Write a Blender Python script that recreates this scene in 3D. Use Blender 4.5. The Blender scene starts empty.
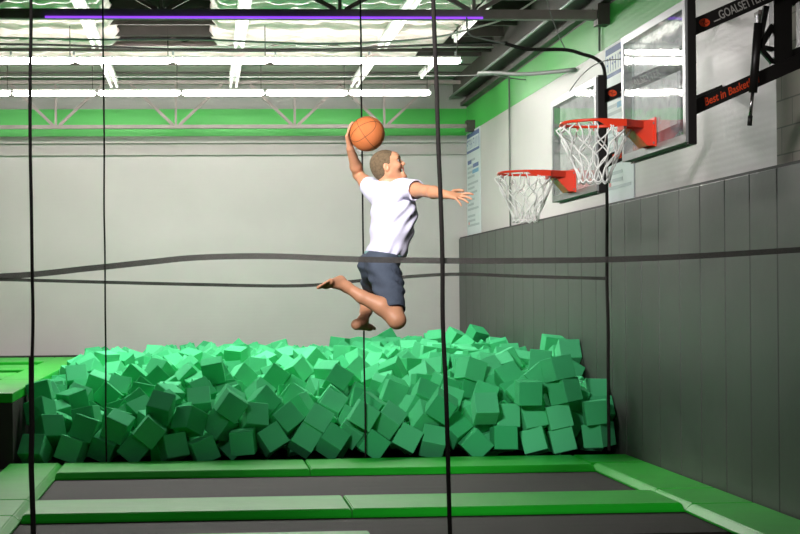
import bpy, bmesh, math, random
import numpy as np
from mathutils import Vector, Matrix, Quaternion
random.seed(3)
D = bpy.data; COL = bpy.context.scene.collection
PI = math.pi

# ------------------------------------------------------------------ materials
def new_mat(name):
    m = D.materials.new(name); m.use_nodes = True
    nt = m.node_tree
    return m, nt, nt.nodes['Principled BSDF']

def mat(name, col, rough=.6, var=.0, scale=8, bump=0., bscale=60, metal=0., sheen=0., spec=.5, sss=0., stretch=None):
    m, nt, b = new_mat(name)
    b.inputs['Roughness'].default_value = rough
    b.inputs['Metallic'].default_value = metal
    b.inputs['Specular IOR Level'].default_value = spec
    if sheen: b.inputs['Sheen Weight'].default_value = sheen
    if sss:
        b.inputs['Subsurface Weight'].default_value = sss
        b.inputs['Subsurface Radius'].default_value = (.012, .005, .003)
        b.inputs['Subsurface Scale'].default_value = 1
    tc = nt.nodes.new('ShaderNodeTexCoord'); src = tc.outputs['Object']
    if stretch:
        mp = nt.nodes.new('ShaderNodeMapping'); mp.inputs['Scale'].default_value = stretch
        nt.links.new(src, mp.inputs[0]); src = mp.outputs[0]
    if var:
        n = nt.nodes.new('ShaderNodeTexNoise'); n.inputs['Scale'].default_value = scale; n.inputs['Detail'].default_value = 5
        nt.links.new(src, n.inputs['Vector'])
        r = nt.nodes.new('ShaderNodeValToRGB')
        r.color_ramp.elements[0].position = .3; r.color_ramp.elements[1].position = .7
        r.color_ramp.elements[0].color = [c*(1-var) for c in col[:3]]+[1]
        r.color_ramp.elements[1].color = [min(1, c*(1+var)) for c in col[:3]]+[1]
        nt.links.new(n.outputs['Fac'], r.inputs[0]); nt.links.new(r.outputs[0], b.inputs['Base Color'])
    else:
        b.inputs['Base Color'].default_value = (*col[:3], 1)
    if bump:
        n = nt.nodes.new('ShaderNodeTexNoise'); n.inputs['Scale'].default_value = bscale; n.inputs['Detail'].default_value = 4
        nt.links.new(src, n.inputs['Vector'])
        bp = nt.nodes.new('ShaderNodeBump'); bp.inputs['Strength'].default_value = bump; bp.inputs['Distance'].default_value = .01
        nt.links.new(n.outputs['Fac'], bp.inputs['Height']); nt.links.new(bp.outputs[0], b.inputs['Normal'])
    return m

def emit(name, col, s):
    m, nt, b = new_mat(name)
    b.inputs['Base Color'].default_value = (*col, 1)
    b.inputs['Emission Color'].default_value = (*col, 1)
    b.inputs['Emission Strength'].default_value = s
    return m

def S(r, g, b):   # sRGB 0-255 -> linear
    f = lambda c: ((c/255+.055)/1.055)**2.4 if c > 10 else c/255/12.92
    return (f(r), f(g), f(b))

GREEN_BAND = S(70, 184, 78)
def wall_mat(name, low, band, top, z0, z1, rib):
    """painted wall: siding below, a green painted band from z0 to z1, bare panel above"""
    m, nt, b = new_mat(name)
    b.inputs['Roughness'].default_value = .45
    g = nt.nodes.new('ShaderNodeNewGeometry'); sx = nt.nodes.new('ShaderNodeSeparateXYZ')
    nt.links.new(g.outputs['Position'], sx.inputs[0])
    def step(z):
        n = nt.nodes.new('ShaderNodeMath'); n.operation = 'GREATER_THAN'; n.inputs[1].default_value = z
        nt.links.new(sx.outputs['Z'], n.inputs[0]); return n.outputs[0]
    nz = nt.nodes.new('ShaderNodeTexNoise'); nz.inputs['Scale'].default_value = 1.3; nz.inputs['Detail'].default_value = 6
    nt.links.new(g.outputs['Position'], nz.inputs['Vector'])
    mm = nt.nodes.new('ShaderNodeMapRange'); mm.inputs['To Min'].default_value = .9; mm.inputs['To Max'].default_value = 1.06
    nt.links.new(nz.outputs['Fac'], mm.inputs['Value'])
    def mix(a, c, fac):
        x = nt.nodes.new('ShaderNodeMix'); x.data_type = 'RGBA'
        if isinstance(a, tuple): x.inputs['A'].default_value = (*a, 1)
        else: nt.links.new(a, x.inputs['A'])
        x.inputs['B'].default_value = (*c, 1)
        nt.links.new(fac, x.inputs['Factor']); return x.outputs['Result']
    c = mix(low, band, step(z0)); c = mix(c, top, step(z1))
    mu = nt.nodes.new('ShaderNodeMix'); mu.data_type = 'RGBA'; mu.blend_type = 'MULTIPLY'; mu.inputs['Factor'].default_value = 1
    nt.links.new(c, mu.inputs['A']); nt.links.new(mm.outputs[0], mu.inputs['B'])
    nt.links.new(mu.outputs['Result'], b.inputs['Base Color'])
    w = nt.nodes.new('ShaderNodeTexWave'); w.bands_direction = 'Z'; w.inputs['Scale'].default_value = rib; w.inputs['Distortion'].default_value = .15
    nt.links.new(g.outputs['Position'], w.inputs['Vector'])
    bp = nt.nodes.new('ShaderNodeBump'); bp.inputs['Strength'].default_value = .08; bp.inputs['Distance'].default_value = .004
    nt.links.new(w.outputs['Fac'], bp.inputs['Height']); nt.links.new(bp.outputs[0], b.inputs['Normal'])
    return m

M = {}
M['wall_back'] = wall_mat('back_wall_paint', S(206, 200, 200), GREEN_BAND, S(150, 150, 145), 4.18, 4.62, 5.5)
M['wall_right'] = wall_mat('right_wall_paint', S(208, 202, 202), GREEN_BAND, S(84, 76, 70), 4.2, 4.64, 5.5)
M['ledge'] = mat('ledge_paint', S(180, 174, 172), .5, .05, 3)
M['floor'] = mat('concrete_floor', S(40, 38, 36), .8, .2, 4)
M['deck_dark'] = mat('deck_side_vinyl', S(46, 40, 38), .55, .2, 3, .1)
M['roof'] = mat('roof_sheet', S(96, 88, 80), .6, .25, 2, .1, 8)
M['batt'] = mat('insulation_vinyl', S(248, 224, 224), .35, .06, 5, .5, 9, spec=.6)
M['steel'] = mat('painted_steel', S(138, 128, 124), .5, .12, 6)
M['steel_dark'] = mat('dark_steel', S(70, 64, 60), .5, .15, 6)
M['white_metal'] = mat('white_enamel', S(225, 225, 222), .4)
M['tube'] = emit('fluorescent_tube_glow', (1., .95, .92), 32)
M['tube2'] = emit('strip_tube_glow', (1., .97, .92), .9)
M['purple'] = emit('violet_led_glow', (.25, .05, .85), 1.1)
M['pad'] = mat('green_vinyl', S(20, 186, 34), .4, .07, 2, .35, 5, stretch=(1, 1, 1))
M['mat'] = mat('jumping_bed_mesh', S(44, 41, 37), .75, .3, 3, .2, 200, stretch=(.3, 6, 1))
M['wallpad'] = mat('grey_vinyl_pad', S(74, 77, 73), .45, .07, 2.5, .15, 7)
M['trim_dark'] = mat('dark_trim', S(44, 42, 40), .6)
M['foam'] = None
M['rope'] = mat('black_webbing', S(30, 25, 23), .85, .3, 60, .6, 300)
M['band'] = mat('grey_mesh_webbing', S(88, 85, 82), .85, .2, 40, .5, 300)
nt_ = M['band'].node_tree; b_ = nt_.nodes['Principled BSDF']; b_.inputs['Alpha'].default_value = .68
M['cable_black'] = mat('black_cable', S(28, 26, 25), .5)
M['cable_white'] = mat('white_cable', S(232, 230, 224), .45)
M['cable_grey'] = mat('grey_cable', S(128, 130, 128), .5)
M['red'] = mat('orange_red_powdercoat', S(226, 58, 28), .35, .05, 10)
M['alu'] = mat('aluminium_frame', S(156, 160, 160), .35, metal=.35)
M['black'] = mat('black_powdercoat', S(26, 24, 23), .42, .12, 12)
M['chrome'] = mat('chrome_rod', S(200, 200, 200), .2, metal=1.)
M['cord'] = mat('white_net_cord', S(238, 240, 236), .8, .05, 80)
M['lettering'] = mat('light_grey_lettering', S(186, 184, 178), .6)
M['orange_print'] = mat('orange_lettering', S(226, 74, 30), .6)
M['banner'] = mat('banner_vinyl', S(222, 228, 232), .5, .03, 4)
M['blue'] = mat('blue_print', S(104, 118, 172), .6, .1, 8)
M['greyprint'] = mat('grey_print', S(188, 196, 202), .6)
M['cyan'] = mat('light_blue_print', S(120, 175, 210), .6)
M['pinkprint'] = mat('pink_print', S(225, 150, 150), .6)
M['skin'] = mat('skin', S(202, 146, 112), .5, .06, 14, .12, 60, sss=.15)
M['hair'] = mat('short_brown_hair', S(112, 94, 70), .85, .3, 60, .9, 260)
M['shirt'] = mat('white_cotton', S(218, 216, 238), .85, .02, 8, .25, 40, sheen=.1)
M['hem'] = mat('teal_cotton', S(132, 172, 172), .85)
M['shorts'] = mat('charcoal_shorts_cloth', S(68, 78, 94), .85, .1, 14, .4, 45)
M['eye_white'] = mat('eye_white', S(170, 160, 150), .3)
M['eye_dark'] = mat('eye_iris', S(50, 36, 28), .25)
M['lip'] = mat('lip_skin', S(176, 98, 84), .5)
M['mouth'] = mat('mouth_inside', S(110, 44, 42), .5)
M['ball_line'] = mat('black_ball_seam', S(46, 32, 26), .6)
M['ball'] = mat('orange_ball_rubber', S(206, 116, 60), .6, .08, 10, .6, 420)

def foam_mat():
    m, nt, b = new_mat('green_foam'); b.inputs['Roughness'].default_value = .95; b.inputs['Specular IOR Level'].default_value = .15
    oi = nt.nodes.new('ShaderNodeNewGeometry')
    r = nt.nodes.new('ShaderNodeValToRGB'); e = r.color_ramp.elements
    e[0].color = (*S(62, 188, 118), 1); e[1].color = (*S(98, 220, 154), 1)
    nt.links.new(oi.outputs['Random Per Island'], r.inputs[0])
    n = nt.nodes.new('ShaderNodeTexNoise'); n.inputs['Scale'].default_value = 160; n.inputs['Detail'].default_value = 2
    tc = nt.nodes.new('ShaderNodeTexCoord'); nt.links.new(tc.outputs['Object'], n.inputs['Vector'])
    bp = nt.nodes.new('ShaderNodeBump'); bp.inputs['Strength'].default_value = .5; bp.inputs['Distance'].default_value = .006
    nt.links.new(n.outputs['Fac'], bp.inputs['Height']); nt.links.new(bp.outputs[0], b.inputs['Normal'])
    info = nt.nodes.new('ShaderNodeObjectInfo')
    add = nt.nodes.new('ShaderNodeMath'); add.operation = 'FRACT'
    a2 = nt.nodes.new('ShaderNodeMath'); a2.operation = 'ADD'
    nt.links.new(info.outputs['Random'], a2.inputs[0]); nt.links.new(oi.outputs['Random Per Island'], a2.inputs[1])
    nt.links.new(a2.outputs[0], add.inputs[0]); nt.links.new(add.outputs[0], r.inputs[0])
    nt.links.new(r.outputs[0], b.inputs['Base Color'])
    return m
M['foam'] = foam_mat()

def glass_mat():
    m = D.materials.new('backboard_glass'); m.use_nodes = True; nt = m.node_tree
    for n in list(nt.nodes): nt.nodes.remove(n)
    out = nt.nodes.new('ShaderNodeOutputMaterial')
    fr = nt.nodes.new('ShaderNodeFresnel'); fr.inputs['IOR'].default_value = 1.5
    mr = nt.nodes.new('ShaderNodeMath'); mr.operation = 'MULTIPLY_ADD'; mr.inputs[1].default_value = 1.5; mr.inputs[2].default_value = 0; mr.use_clamp = True
    ge = nt.nodes.new('ShaderNodeNewGeometry'); nb = nt.nodes.new('ShaderNodeMath'); nb.operation = 'SUBTRACT'; nb.inputs[0].default_value = 1
    nt.links.new(ge.outputs['Backfacing'], nb.inputs[1])
    fm = nt.nodes.new('ShaderNodeMath'); fm.operation = 'MULTIPLY'
    nt.links.new(fr.outputs[0], fm.inputs[0]); nt.links.new(nb.outputs[0], fm.inputs[1])
    nt.links.new(fm.outputs[0], mr.inputs[0])
    tr = nt.nodes.new('ShaderNodeBsdfTransparent'); tr.inputs[0].default_value = (.94, .96, .97, 1)
    gl = nt.nodes.new('ShaderNodeBsdfGlossy'); gl.inputs['Roughness'].default_value = .03
    nz = nt.nodes.new('ShaderNodeTexNoise'); nz.inputs['Scale'].default_value = 3.5; nz.inputs['Detail'].default_value = 3
    tc = nt.nodes.new('ShaderNodeTexCoord'); nt.links.new(tc.outputs['Object'], nz.inputs['Vector'])
    bp = nt.nodes.new('ShaderNodeBump'); bp.inputs['Strength'].default_value = .09; bp.inputs['Distance'].default_value = .01
    nt.links.new(nz.outputs['Fac'], bp.inputs['Height']); nt.links.new(bp.outputs[0], gl.inputs['Normal'])
    df = nt.nodes.new('ShaderNodeBsdfDiffuse'); df.inputs[0].default_value = (.7, .72, .78, 1)
    n2 = nt.nodes.new('ShaderNodeTexNoise'); n2.inputs['Scale'].default_value = 9; n2.inputs['Detail'].default_value = 6
    nt.links.new(tc.outputs['Object'], n2.inputs['Vector'])
    mp = nt.nodes.new('ShaderNodeMapRange'); mp.inputs['From Min'].default_value = .4; mp.inputs['From Max'].default_value = .75
    mp.inputs['To Min'].default_value = .10; mp.inputs['To Max'].default_value = .38
    nt.links.new(n2.outputs['Fac'], mp.inputs['Value'])
    m1 = nt.nodes.new('ShaderNodeMixShader'); nt.links.new(mp.outputs[0], m1.inputs[0])
    nt.links.new(tr.outputs[0], m1.inputs[1]); nt.links.new(df.outputs[0], m1.inputs[2])
    m2 = nt.nodes.new('ShaderNodeMixShader'); nt.links.new(mr.outputs[0], m2.inputs[0])
    nt.links.new(m1.outputs[0], m2.inputs[1]); nt.links.new(gl.outputs[0], m2.inputs[2])
    nt.links.new(m2.outputs[0], out.inputs[0])
    return m
M['glass'] = glass_mat()

# ------------------------------------------------------------------ mesh helpers
class MB:
    def __init__(s): s.bm = bmesh.new()
    def box(s, x0, x1, y0, y1, z0, z1, bev=0):
        r = bmesh.ops.create_cube(s.bm, size=1)
        vs = r['verts']
        for v in vs:
            v.co = Vector((x0+(v.co.x+.5)*(x1-x0), y0+(v.co.y+.5)*(y1-y0), z0+(v.co.z+.5)*(z1-z0)))
        if bev:
            es = list({e for v in vs for e in v.link_edges})
            bmesh.ops.bevel(s.bm, geom=es, offset=bev, segments=2, affect='EDGES', profile=.5)
        return s
    def obox(s, p0, p1, w, h, up=(0, 0, 1)):
        """bar from p0 to p1, width w (sideways) and height h (along up)"""
        p0, p1 = Vector(p0), Vector(p1); d = (p1-p0).normalized(); up = Vector(up)
        sd = d.cross(up)
        if sd.length < 1e-4: sd = d.cross(Vector((1, 0, 0)))
        sd.normalize(); u = sd.cross(d).normalized()
        c = []
        for p in (p0, p1):
            for a, b in ((-1, -1), (1, -1), (1, 1), (-1, 1)):
                c.append(s.bm.verts.new(p+sd*a*w/2+u*b*h/2))
        for f in ((3, 2, 1, 0), (4, 5, 6, 7), (0, 1, 5, 4), (1, 2, 6, 5), (2, 3, 7, 6), (3, 0, 4, 7)):
            s.bm.faces.new([c[i] for i in f])
        return s
    def tube(s, pts, r, n=8, closed=False, flat=1.):
        pts = [Vector(p) for p in pts]; N = len(pts); rings = []
        ref = None
        for i, p in enumerate(pts):
            a = pts[(i-1) % N] if closed or i > 0 else p
            b = pts[(i+1) % N] if closed or i < N-1 else p
            d = (b-a).normalized()
            if ref is None:
                ref = d.cross(Vector((0, 0, 1)))
                if ref.length < .05: ref = d.cross(Vector((1, 0, 0)))
            ref = (ref-d*ref.dot(d)).normalized(); q = d.cross(ref)
            rr = r[i] if isinstance(r, (list, tuple)) else r
            rings.append([s.bm.verts.new(p+ref*math.cos(t)*rr*flat+q*math.sin(t)*rr) for t in [2*PI*k/n for k in range(n)]])
        for i in range(N if closed else N-1):
            A, B = rings[i], rings[(i+1) % N]
            for k in range(n):
                s.bm.faces.new((A[k], A[(k+1) % n], B[(k+1) % n], B[k]))
        if not closed:
            s.bm.faces.new(list(reversed(rings[0]))); s.bm.faces.new(rings[-1])
        return s
    def ribbon(s, pts, hgt, th):
        """flat webbing band standing upright: follows pts, hgt tall, th thick in Y"""
        R = []
        for p in pts:
            p = Vector(p)
            R.append([s.bm.verts.new(p+Vector((0, a*th/2, b*hgt/2))) for a, b in ((-1, -1), (1, -1), (1, 1), (-1, 1))])
        for A, B in zip(R, R[1:]):
            for k in range(4): s.bm.faces.new((A[k], A[(k+1) % 4], B[(k+1) % 4], B[k]))
        s.bm.faces.new(R[0]); s.bm.faces.new(list(reversed(R[-1])))
        return s
    def prism(s, poly, d0, d1, axis='Y'):
        """polygon given in the other two axes, extruded from d0 to d1 along axis"""
        def co(a, b, d): return {'Y': (a, d, b), 'X': (d, a, b), 'Z': (a, b, d)}[axis]
        A = [s.bm.verts.new(co(a, b, d0)) for a, b in poly]; B = [s.bm.verts.new(co(a, b, d1)) for a, b in poly]
        s.bm.faces.new(A); s.bm.faces.new(list(reversed(B)))
        n = len(poly)
        for i in range(n): s.bm.faces.new((A[i], B[i], B[(i+1) % n], A[(i+1) % n]))
        return s
    def build(s, name, m, parent=None, smooth=False, org=None):
        bmesh.ops.recalc_face_normals(s.bm, faces=s.bm.faces)
        me = D.meshes.new(name)
        if org is not None: bmesh.ops.translate(s.bm, verts=s.bm.verts, vec=-Vector(org))
        s.bm.to_mesh(me); s.bm.free()
        me.materials.append(m)
        if smooth:
            for p in me.polygons: p.use_smooth = True
        o = D.objects.new(name, me); COL.objects.link(o)
        if org is not None: o.location = org
        if parent is not None:
            o.parent = parent
            if org is None: o.location = -abs_loc(parent)
            else: o.location = Vector(org)-abs_loc(parent)
        return o
def abs_loc(o):
    v = Vector(o.location)
    while o.parent: o = o.parent; v += Vector(o.location)
    return v
def tag(o, label=None, cat=None, group=None, kind=None):
    if label: o['label'] = label
    if cat: o['category'] = cat
    if group: o['group'] = group
    if kind: o['kind'] = kind
    return o
def empty(name, loc, label, cat, group=None):
    o = D.objects.new(name, None); COL.objects.link(o); o.location = loc; o.empty_display_size = .1
    return tag(o, label, cat, group)
def struct(o): o['kind'] = 'structure'; return o
def smoothpath(pts, n=6):
    P = [Vector(p) for p in pts]; out = []
    for i in range(len(P)-1):
        a, b, c, d = P[max(0, i-1)], P[i], P[i+1], P[min(len(P)-1, i+2)]
        for k in range(n):
            t = k/n
            out.append(.5*((2*b)+(c-a)*t+(2*a-5*b+4*c-d)*t*t+(3*b-a-3*c+d)*t**3))
    out.append(P[-1]); return out

# ------------------------------------------------------------------ room shell
XW = 4.3; YB = 24.3; ROOF = 5.08
struct(MB().box(-11, 4.6, -3, YB+.3, -.4, -.104).build('floor', M['floor']))
struct(MB().box(-11, 4.6, YB, YB+.3, -.104, ROOF+.2).build('wall_back', M['wall_back']))
struct(MB().box(XW, XW+.3, 10.9, YB, -.104, ROOF+.2).build('wall_right', M['wall_right']))
struct(MB().box(-11.3, -11, -3, YB+.3, -.4, ROOF+.2).build('wall_left', M['ledge']))
struct(MB().box(-11, 4.6, -3, YB+.3, ROOF+.2, ROOF+.4).build('ceiling', M['roof']))
# concrete block stretch of the right wall, nearer than the siding
def block_mat():
    m, nt, b = new_mat('grey_concrete_block'); b.inputs['Roughness'].default_value = .8
    tc = nt.nodes.new('ShaderNodeTexCoord'); sx = nt.nodes.new('ShaderNodeSeparateXYZ'); cb = nt.nodes.new('ShaderNodeCombineXYZ')
    nt.links.new(tc.outputs['Object'], sx.inputs[0]); nt.links.new(sx.outputs['Y'], cb.inputs['X']); nt.links.new(sx.outputs['Z'], cb.inputs['Y'])
    br = nt.nodes.new('ShaderNodeTexBrick'); br.inputs['Scale'].default_value = 1
    br.inputs['Brick Width'].default_value = .4; br.inputs['Row Height'].default_value = .2; br.inputs['Mortar Size'].default_value = .006
    br.inputs['Color1'].default_value = (*S(146, 140, 132), 1); br.inputs['Color2'].default_value = (*S(152, 146, 138), 1); br.inputs['Mortar'].default_value = (*S(110, 108, 104), 1)
    nt.links.new(cb.outputs[0], br.inputs['Vector']); nt.links.new(br.outputs['Color'], b.inputs['Base Color'])
    bp = nt.nodes.new('ShaderNodeBump'); bp.invert = True; bp.inputs['Strength'].default_value = .5; bp.inputs['Distance'].default_value = .006
    nt.links.new(br.outputs['Fac'], bp.inputs['Height']); nt.links.new(bp.outputs[0], b.inputs['Normal'])
    return m
struct(MB().box(XW-.05, XW+.3, -3, 10.9, -.104, ROOF+.2).build('wall_near', block_mat()))
# boxed ledge along the back wall
struct(MB().box(-11, XW, YB-.10, YB, 4.06, 4.17).box(-11, XW, YB-.03, YB, 3.93, 4.06).box(-11, XW, YB-.06, YB, 3.87, 3.93).build('trim_1', M['ledge']))
# steel eave beam where the right wall meets the roof, and slim roof purlins
struct(MB().box(4.08, XW, 10, YB, 4.82, ROOF+.2).box(4.2, XW, 10, YB, 4.66, 4.72).build('trim_2', M['steel_dark']))
pl = MB()
for y in (17.62, 18.46, 19.3, 20.14, 20.98, 21.82, 22.66, 23.5):
    pl.box(-11, 4.08, y-.03, y+.03, ROOF, ROOF+.2)
struct(pl.build('trim_3', M['steel_dark']))
struct(MB().box(-11, 4.08, 21.9, YB, ROOF+.02, ROOF+.14).build('trim_4', mat('grey_liner_panel', S(150, 148, 140), .6, .08, 1.2)))

# puckered white insulation between the purlins
def blanket(x0, x1, y0, y1, nm, label):
    b = MB(); nx = int((x1-x0)/.035)+2; ny = int((y1-y0)/.035)+2; V = []
    rnd = random.Random(int(x0*10+y0*7))
    ph = [rnd.uniform(-.05, .05) for _ in range(200)]
    for j in range(ny):
        y = y0+(y1-y0)*j/(ny-1); row = []
        v = (y-17.62)/.42; vr = round(v)
        for i in range(nx):
            x = x0+(x1-x0)*i/(nx-1)
            u = x/.4+(.5 if vr % 2 else 0); ur = round(u)
            dy = (v-vr)*.42; dx = (u-ur)*.4+ph[(ur*7+vr) % 200]
            pin = math.exp(-(dx*dx)/(2*.07**2)-(dy*dy)/(2*.06**2))
            ridge = math.exp(-(dy*dy)/(2*.05**2))
            bulge = .13*abs(math.sin(PI*v))**.7
            edge = min(1, (x-x0)/.1, (x1-x)/.1)
            z = ROOF+.07-bulge*max(0, edge)+.07*pin-.02*ridge*math.cos(2*PI*u)+.012*math.sin(9*x+3*y)+.01*math.sin(23*x+11*y)
            row.append(b.bm.verts.new((x, y, z)))
        V.append(row)
    for j in range(ny-1):
        for i in range(nx-1):
            b.bm.faces.new((V[j][i], V[j][i+1], V[j+1][i+1], V[j+1][i]))
    o = b.build(nm, M['batt'], smooth=True)
    s = o.modifiers.new('thick', 'SOLIDIFY'); s.thickness = .03; s.offset = 1
    return tag(o, label, 'insulation', 'white insulation blankets under the roof')
blanket(-6.5, -1.12, 17.0, 20.5, 'insulation_blanket', 'puckered white insulation blanket under the roof, left of the dark roof opening')
blanket(.12, 3.35, 17.0, 20.5, 'insulation_blanket', 'puckered white insulation blanket under the roof, right of the dark roof opening')
blanket(-6.5, 3.15, 20.75, 21.85, 'insulation_blanket', 'white insulation strip running just above the front row of lit tubes')

# ------------------------------------------------------------------ roof trusses
def truss(y, zb, ztop, ch, label, led=False, x0=-9.0):
    t = empty('roof_truss', (0, y, zb), label, 'roof truss', 'grey steel roof trusses')
    MB().box(x0, 4.2, y-.05, y+.05, zb, zb+ch).build('bottom_chord', M['steel'], t)
    MB().box(x0, 4.2, y-.05, y+.05, ztop-ch, ztop).build('top_chord', M['steel'], t)
    MB().box(4.17, 4.3, y-.09, y+.09, zb-.06, zb+ch+.06).build('wall_bracket', M['steel_dark'], t)
    xs = [2.88, 1.46, -.41, -2.28, -4.15, -6.02]
    for x in xs:
        MB().obox((x-.015, y, zb+ch), (x-.015, y, ztop-ch), .035, .035).build('web_bar', M['steel'], t)
        MB().obox((x-.06, y, zb+ch), (x-.72, y, ztop-ch), .04, .045).build('web_bar', M['steel'], t)
        MB().obox((x+.04, y, zb+ch), (x+.72, y, ztop-ch), .04, .045).build('web_bar', M['steel'], t)
    return t
truss(15.7, 4.49, 5.06, .10, 'near grey steel roof truss with a violet light strip along its lower edge')
truss(23.62, 4.23, 4.98, .055, 'far thin grey roof truss crossing the green band of the back wall')
tag(MB().box(-1.62, 2.95, 15.63, 15.645, 4.488, 4.508).build('led_strip', M['purple']), 'violet glowing light strip fixed along the near roof truss', 'light strip')

# ------------------------------------------------------------------ ceiling lights
def batten(x0, x1, y, z, label, group, first=None):
    t = empty('fluorescent_light', ((x0+x1)/2, y, z), label, 'ceiling light', group)
    r = .037; n = 24
    pts = [(x0+.02, y, z), (x0+.05, y, z), (x0+.10, y, z), (x1-.10, y, z), (x1-.05, y, z), (x1-.02, y, z)]
    MB().tube(pts, [.018, .034, r, r, .034, .018], 14).build('glowing_tube', M['tube'], t, True)
    MB().box(x0+.02, x1-.02, y-.03, y+.03, z+.038, z+.06).build('housing', M['white_metal'], t)
    MB().tube([(x0, y, z), (x0+.022, y, z)], .02, 10).build('end_cap', M['white_metal'], t)
    MB().tube([(x1-.022, y, z), (x1, y, z)], .02, 10).build('end_cap', M['white_metal'], t)
    MB().obox((x1-.06, y, z+.06), (x1-.06, y, ROOF-.06), .012, .012).build('hanger', M['steel_dark'], t)
    return t
ONES = ['', 'first', 'second', 'third', 'fourth', 'fifth', 'sixth', 'seventh', 'eighth', 'ninth', 'tenth', 'eleventh', 'twelfth', 'thirteenth', 'fourteenth', 'fifteenth', 'sixteenth', 'seventeenth', 'eighteenth', 'nineteenth']
ORD = ONES+[t if k == 0 else c+'-'+ONES[k] for t, c in (('twentieth', 'twenty'), ('thirtieth', 'thirty'), ('fortieth', 'forty')) for k in range(10)]
for k in range(5):
    x1 = 3.31-1.228*k
    batten(x1-1.228, x1, 19.0, 4.57, ('rightmost' if k == 0 else ORD[k+1]+' from the right')+' of the bright white tubes in the upper, nearer row', 'bright tubes in the nearer row')
for k in range(6):
    x1 = 3.37-1.228*k
    batten(x1-1.228, x1, 22.0, 4.565, ('rightmost' if k == 0 else ORD[k+1]+' from the right')+' of the bright white tubes in the lower, farther row', 'bright tubes in the farther row')
def strip(x, y0, y1, z, twin, label):
    t = empty('strip_light', (x, (y0+y1)/2, z), label, 'strip light', 'strip lights running away along the roof')
    w = .08 if twin else .05
    MB().box(x-w, x+w, y0, y1, z+.03, z+.07).build('housing', M['white_metal'], t)
    for sx in ((-.045, .045) if twin else (0,)):
        MB().tube([(x+sx, y0+.03, z), (x+sx, y1-.03, z)], .019, 10).build('tube', M['tube2'], t, True)
        MB().box(x+sx-.022, x+sx+.022, y0, y0+.03, z-.025, z+.03).build('end_cap', M['white_metal'], t)
        MB().box(x+sx-.022, x+sx+.022, y1-.03, y1, z-.025, z+.03).build('end_cap', M['white_metal'], t)
    for yy in (y0+.3, y1-.3): MB().obox((x, yy, z+.07), (x, yy, ROOF-.05), .012, .012).build('hanger', M['steel_dark'], t)
nm = {-1.4: 'left', .49: 'middle', 2.42: 'right'}
for x in nm:
    strip(x, 16.2, 20.1, 4.93, True, f'{nm[x]} twin strip light between the truss and the nearer tube row')
    strip(x, 21.3, 23.9, 4.93, True, f'{nm[x]} twin strip light running away between the two bright tube rows')
strip(3.33, 17.2, 19.6, 4.93, False, 'single strip light near the right wall, above the nearer tube row')
strip(3.36, 21.3, 22.9, 4.93, False, 'short single strip light near the right wall, between the bright tube rows')

# ------------------------------------------------------------------ pipes and cables under the roof
t = empty('sprinkler_pipe', (0, 20.45, 4.95), 'thin horizontal sprinkler pipe crossing the roof above the bright tubes', 'pipe')
MB().tube([(-7, 20.6, 4.97), (4.0, 20.6, 4.97)], .022, 8).build('main_pipe', M['steel_dark'], t, True)
MB().tube([(-7, 20.45, 4.99), (4.0, 20.45, 4.99)], .012, 8).build('thin_pipe', M['cable_white'], t, True)
for x in (-4, -2.6, -1.75, -.4, 1.0, 2.3, 3.5):
    MB().tube([(x, 20.6, 4.90), (x, 20.6, 4.97)], .016, 6).build('sprinkler_head', M['alu'], t)
bc = [(-6, 19.9, 4.93), (-2.67, 19.9, 4.93), (-1.35, 19.9, 4.9), (0, 19.9, 4.85), (1.3, 19.9, 4.85), (2.44, 19.9, 4.9), (3.46, 19.9, 4.94), (4.1, 19.9, 4.96)]
tag(MB().tube(smoothpath(bc), .016, 6).build('ceiling_cable', M['cable_black'], smooth=True), 'black cable sagging across the roof above the nearer row of tubes', 'cable')
wc = [(3.72, 15.9, 4.84), (3.4, 15.9, 4.63), (3.18, 15.9, 4.52), (2.91, 15.9, 4.44), (2.64, 15.9, 4.37), (2.32, 15.9, 4.32), (1.94, 15.9, 4.29), (1.46, 15.9, 4.27), (1.04, 15.9, 4.27), (.5, 15.9, 4.29), (-.02, 15.9, 4.31), (-1.08, 15.9, 4.31), (-2.12, 15.9, 4.33), (-4, 15.9, 4.4)]
tag(MB().tube(smoothpath(wc), .011, 6).build('ceiling_cable', M['cable_white'], smooth=True), 'white cable drooping from the roof at upper right and running left under the truss', 'cable')
gc = [(-6, 19.5, 4.45), (-1.85, 19.5, 4.44), (1.27, 19.5, 4.44), (3.6, 19.5, 4.46), (3.79, 19.5, 4.47), (3.98, 19.5, 4.43), (4.24, 19.5, 4.4)]
tag(MB().tube(smoothpath(gc), .008, 6).build('net_cable', M['cable_grey'], smooth=True), 'thin grey horizontal cable stretched between the two bright tube rows', 'cable')
gr = [(3.5, 18.9, 4.40), (3.68, 18.6, 4.36), (3.86, 18.3, 4.30), (4.05, 17.9, 4.25), (4.27, 17.0, 4.16)]
tag(MB().tube(smoothpath(gr), .024, 8).build('padded_cable', M['cable_grey'], smooth=True), 'thick grey sleeved cable bending to the right wall above the farther hoop', 'cable')
tag(MB().tube([(4.0, 24.2, 4.78), (4.02, 16.6, 4.78), (4.02, 14, 4.78)], .02, 8).build('conduit_pipe', M['alu'], smooth=True), 'pale conduit pipe running away under the roof beside the right wall', 'pipe')
for y, z0, z1, l in ((20.75, 2.52, 4.62, 'thin vertical conduit on the right wall behind the farther hoop'), (15.95, 4.2, 5.0, 'thin vertical conduit on the right wall above the nearer banner')):
    tag(MB().tube([(4.275, y, z0), (4.275, y, z1)], .013, 6).build('conduit_pipe', M['cable_grey'], smooth=True), l, 'pipe')

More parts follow.
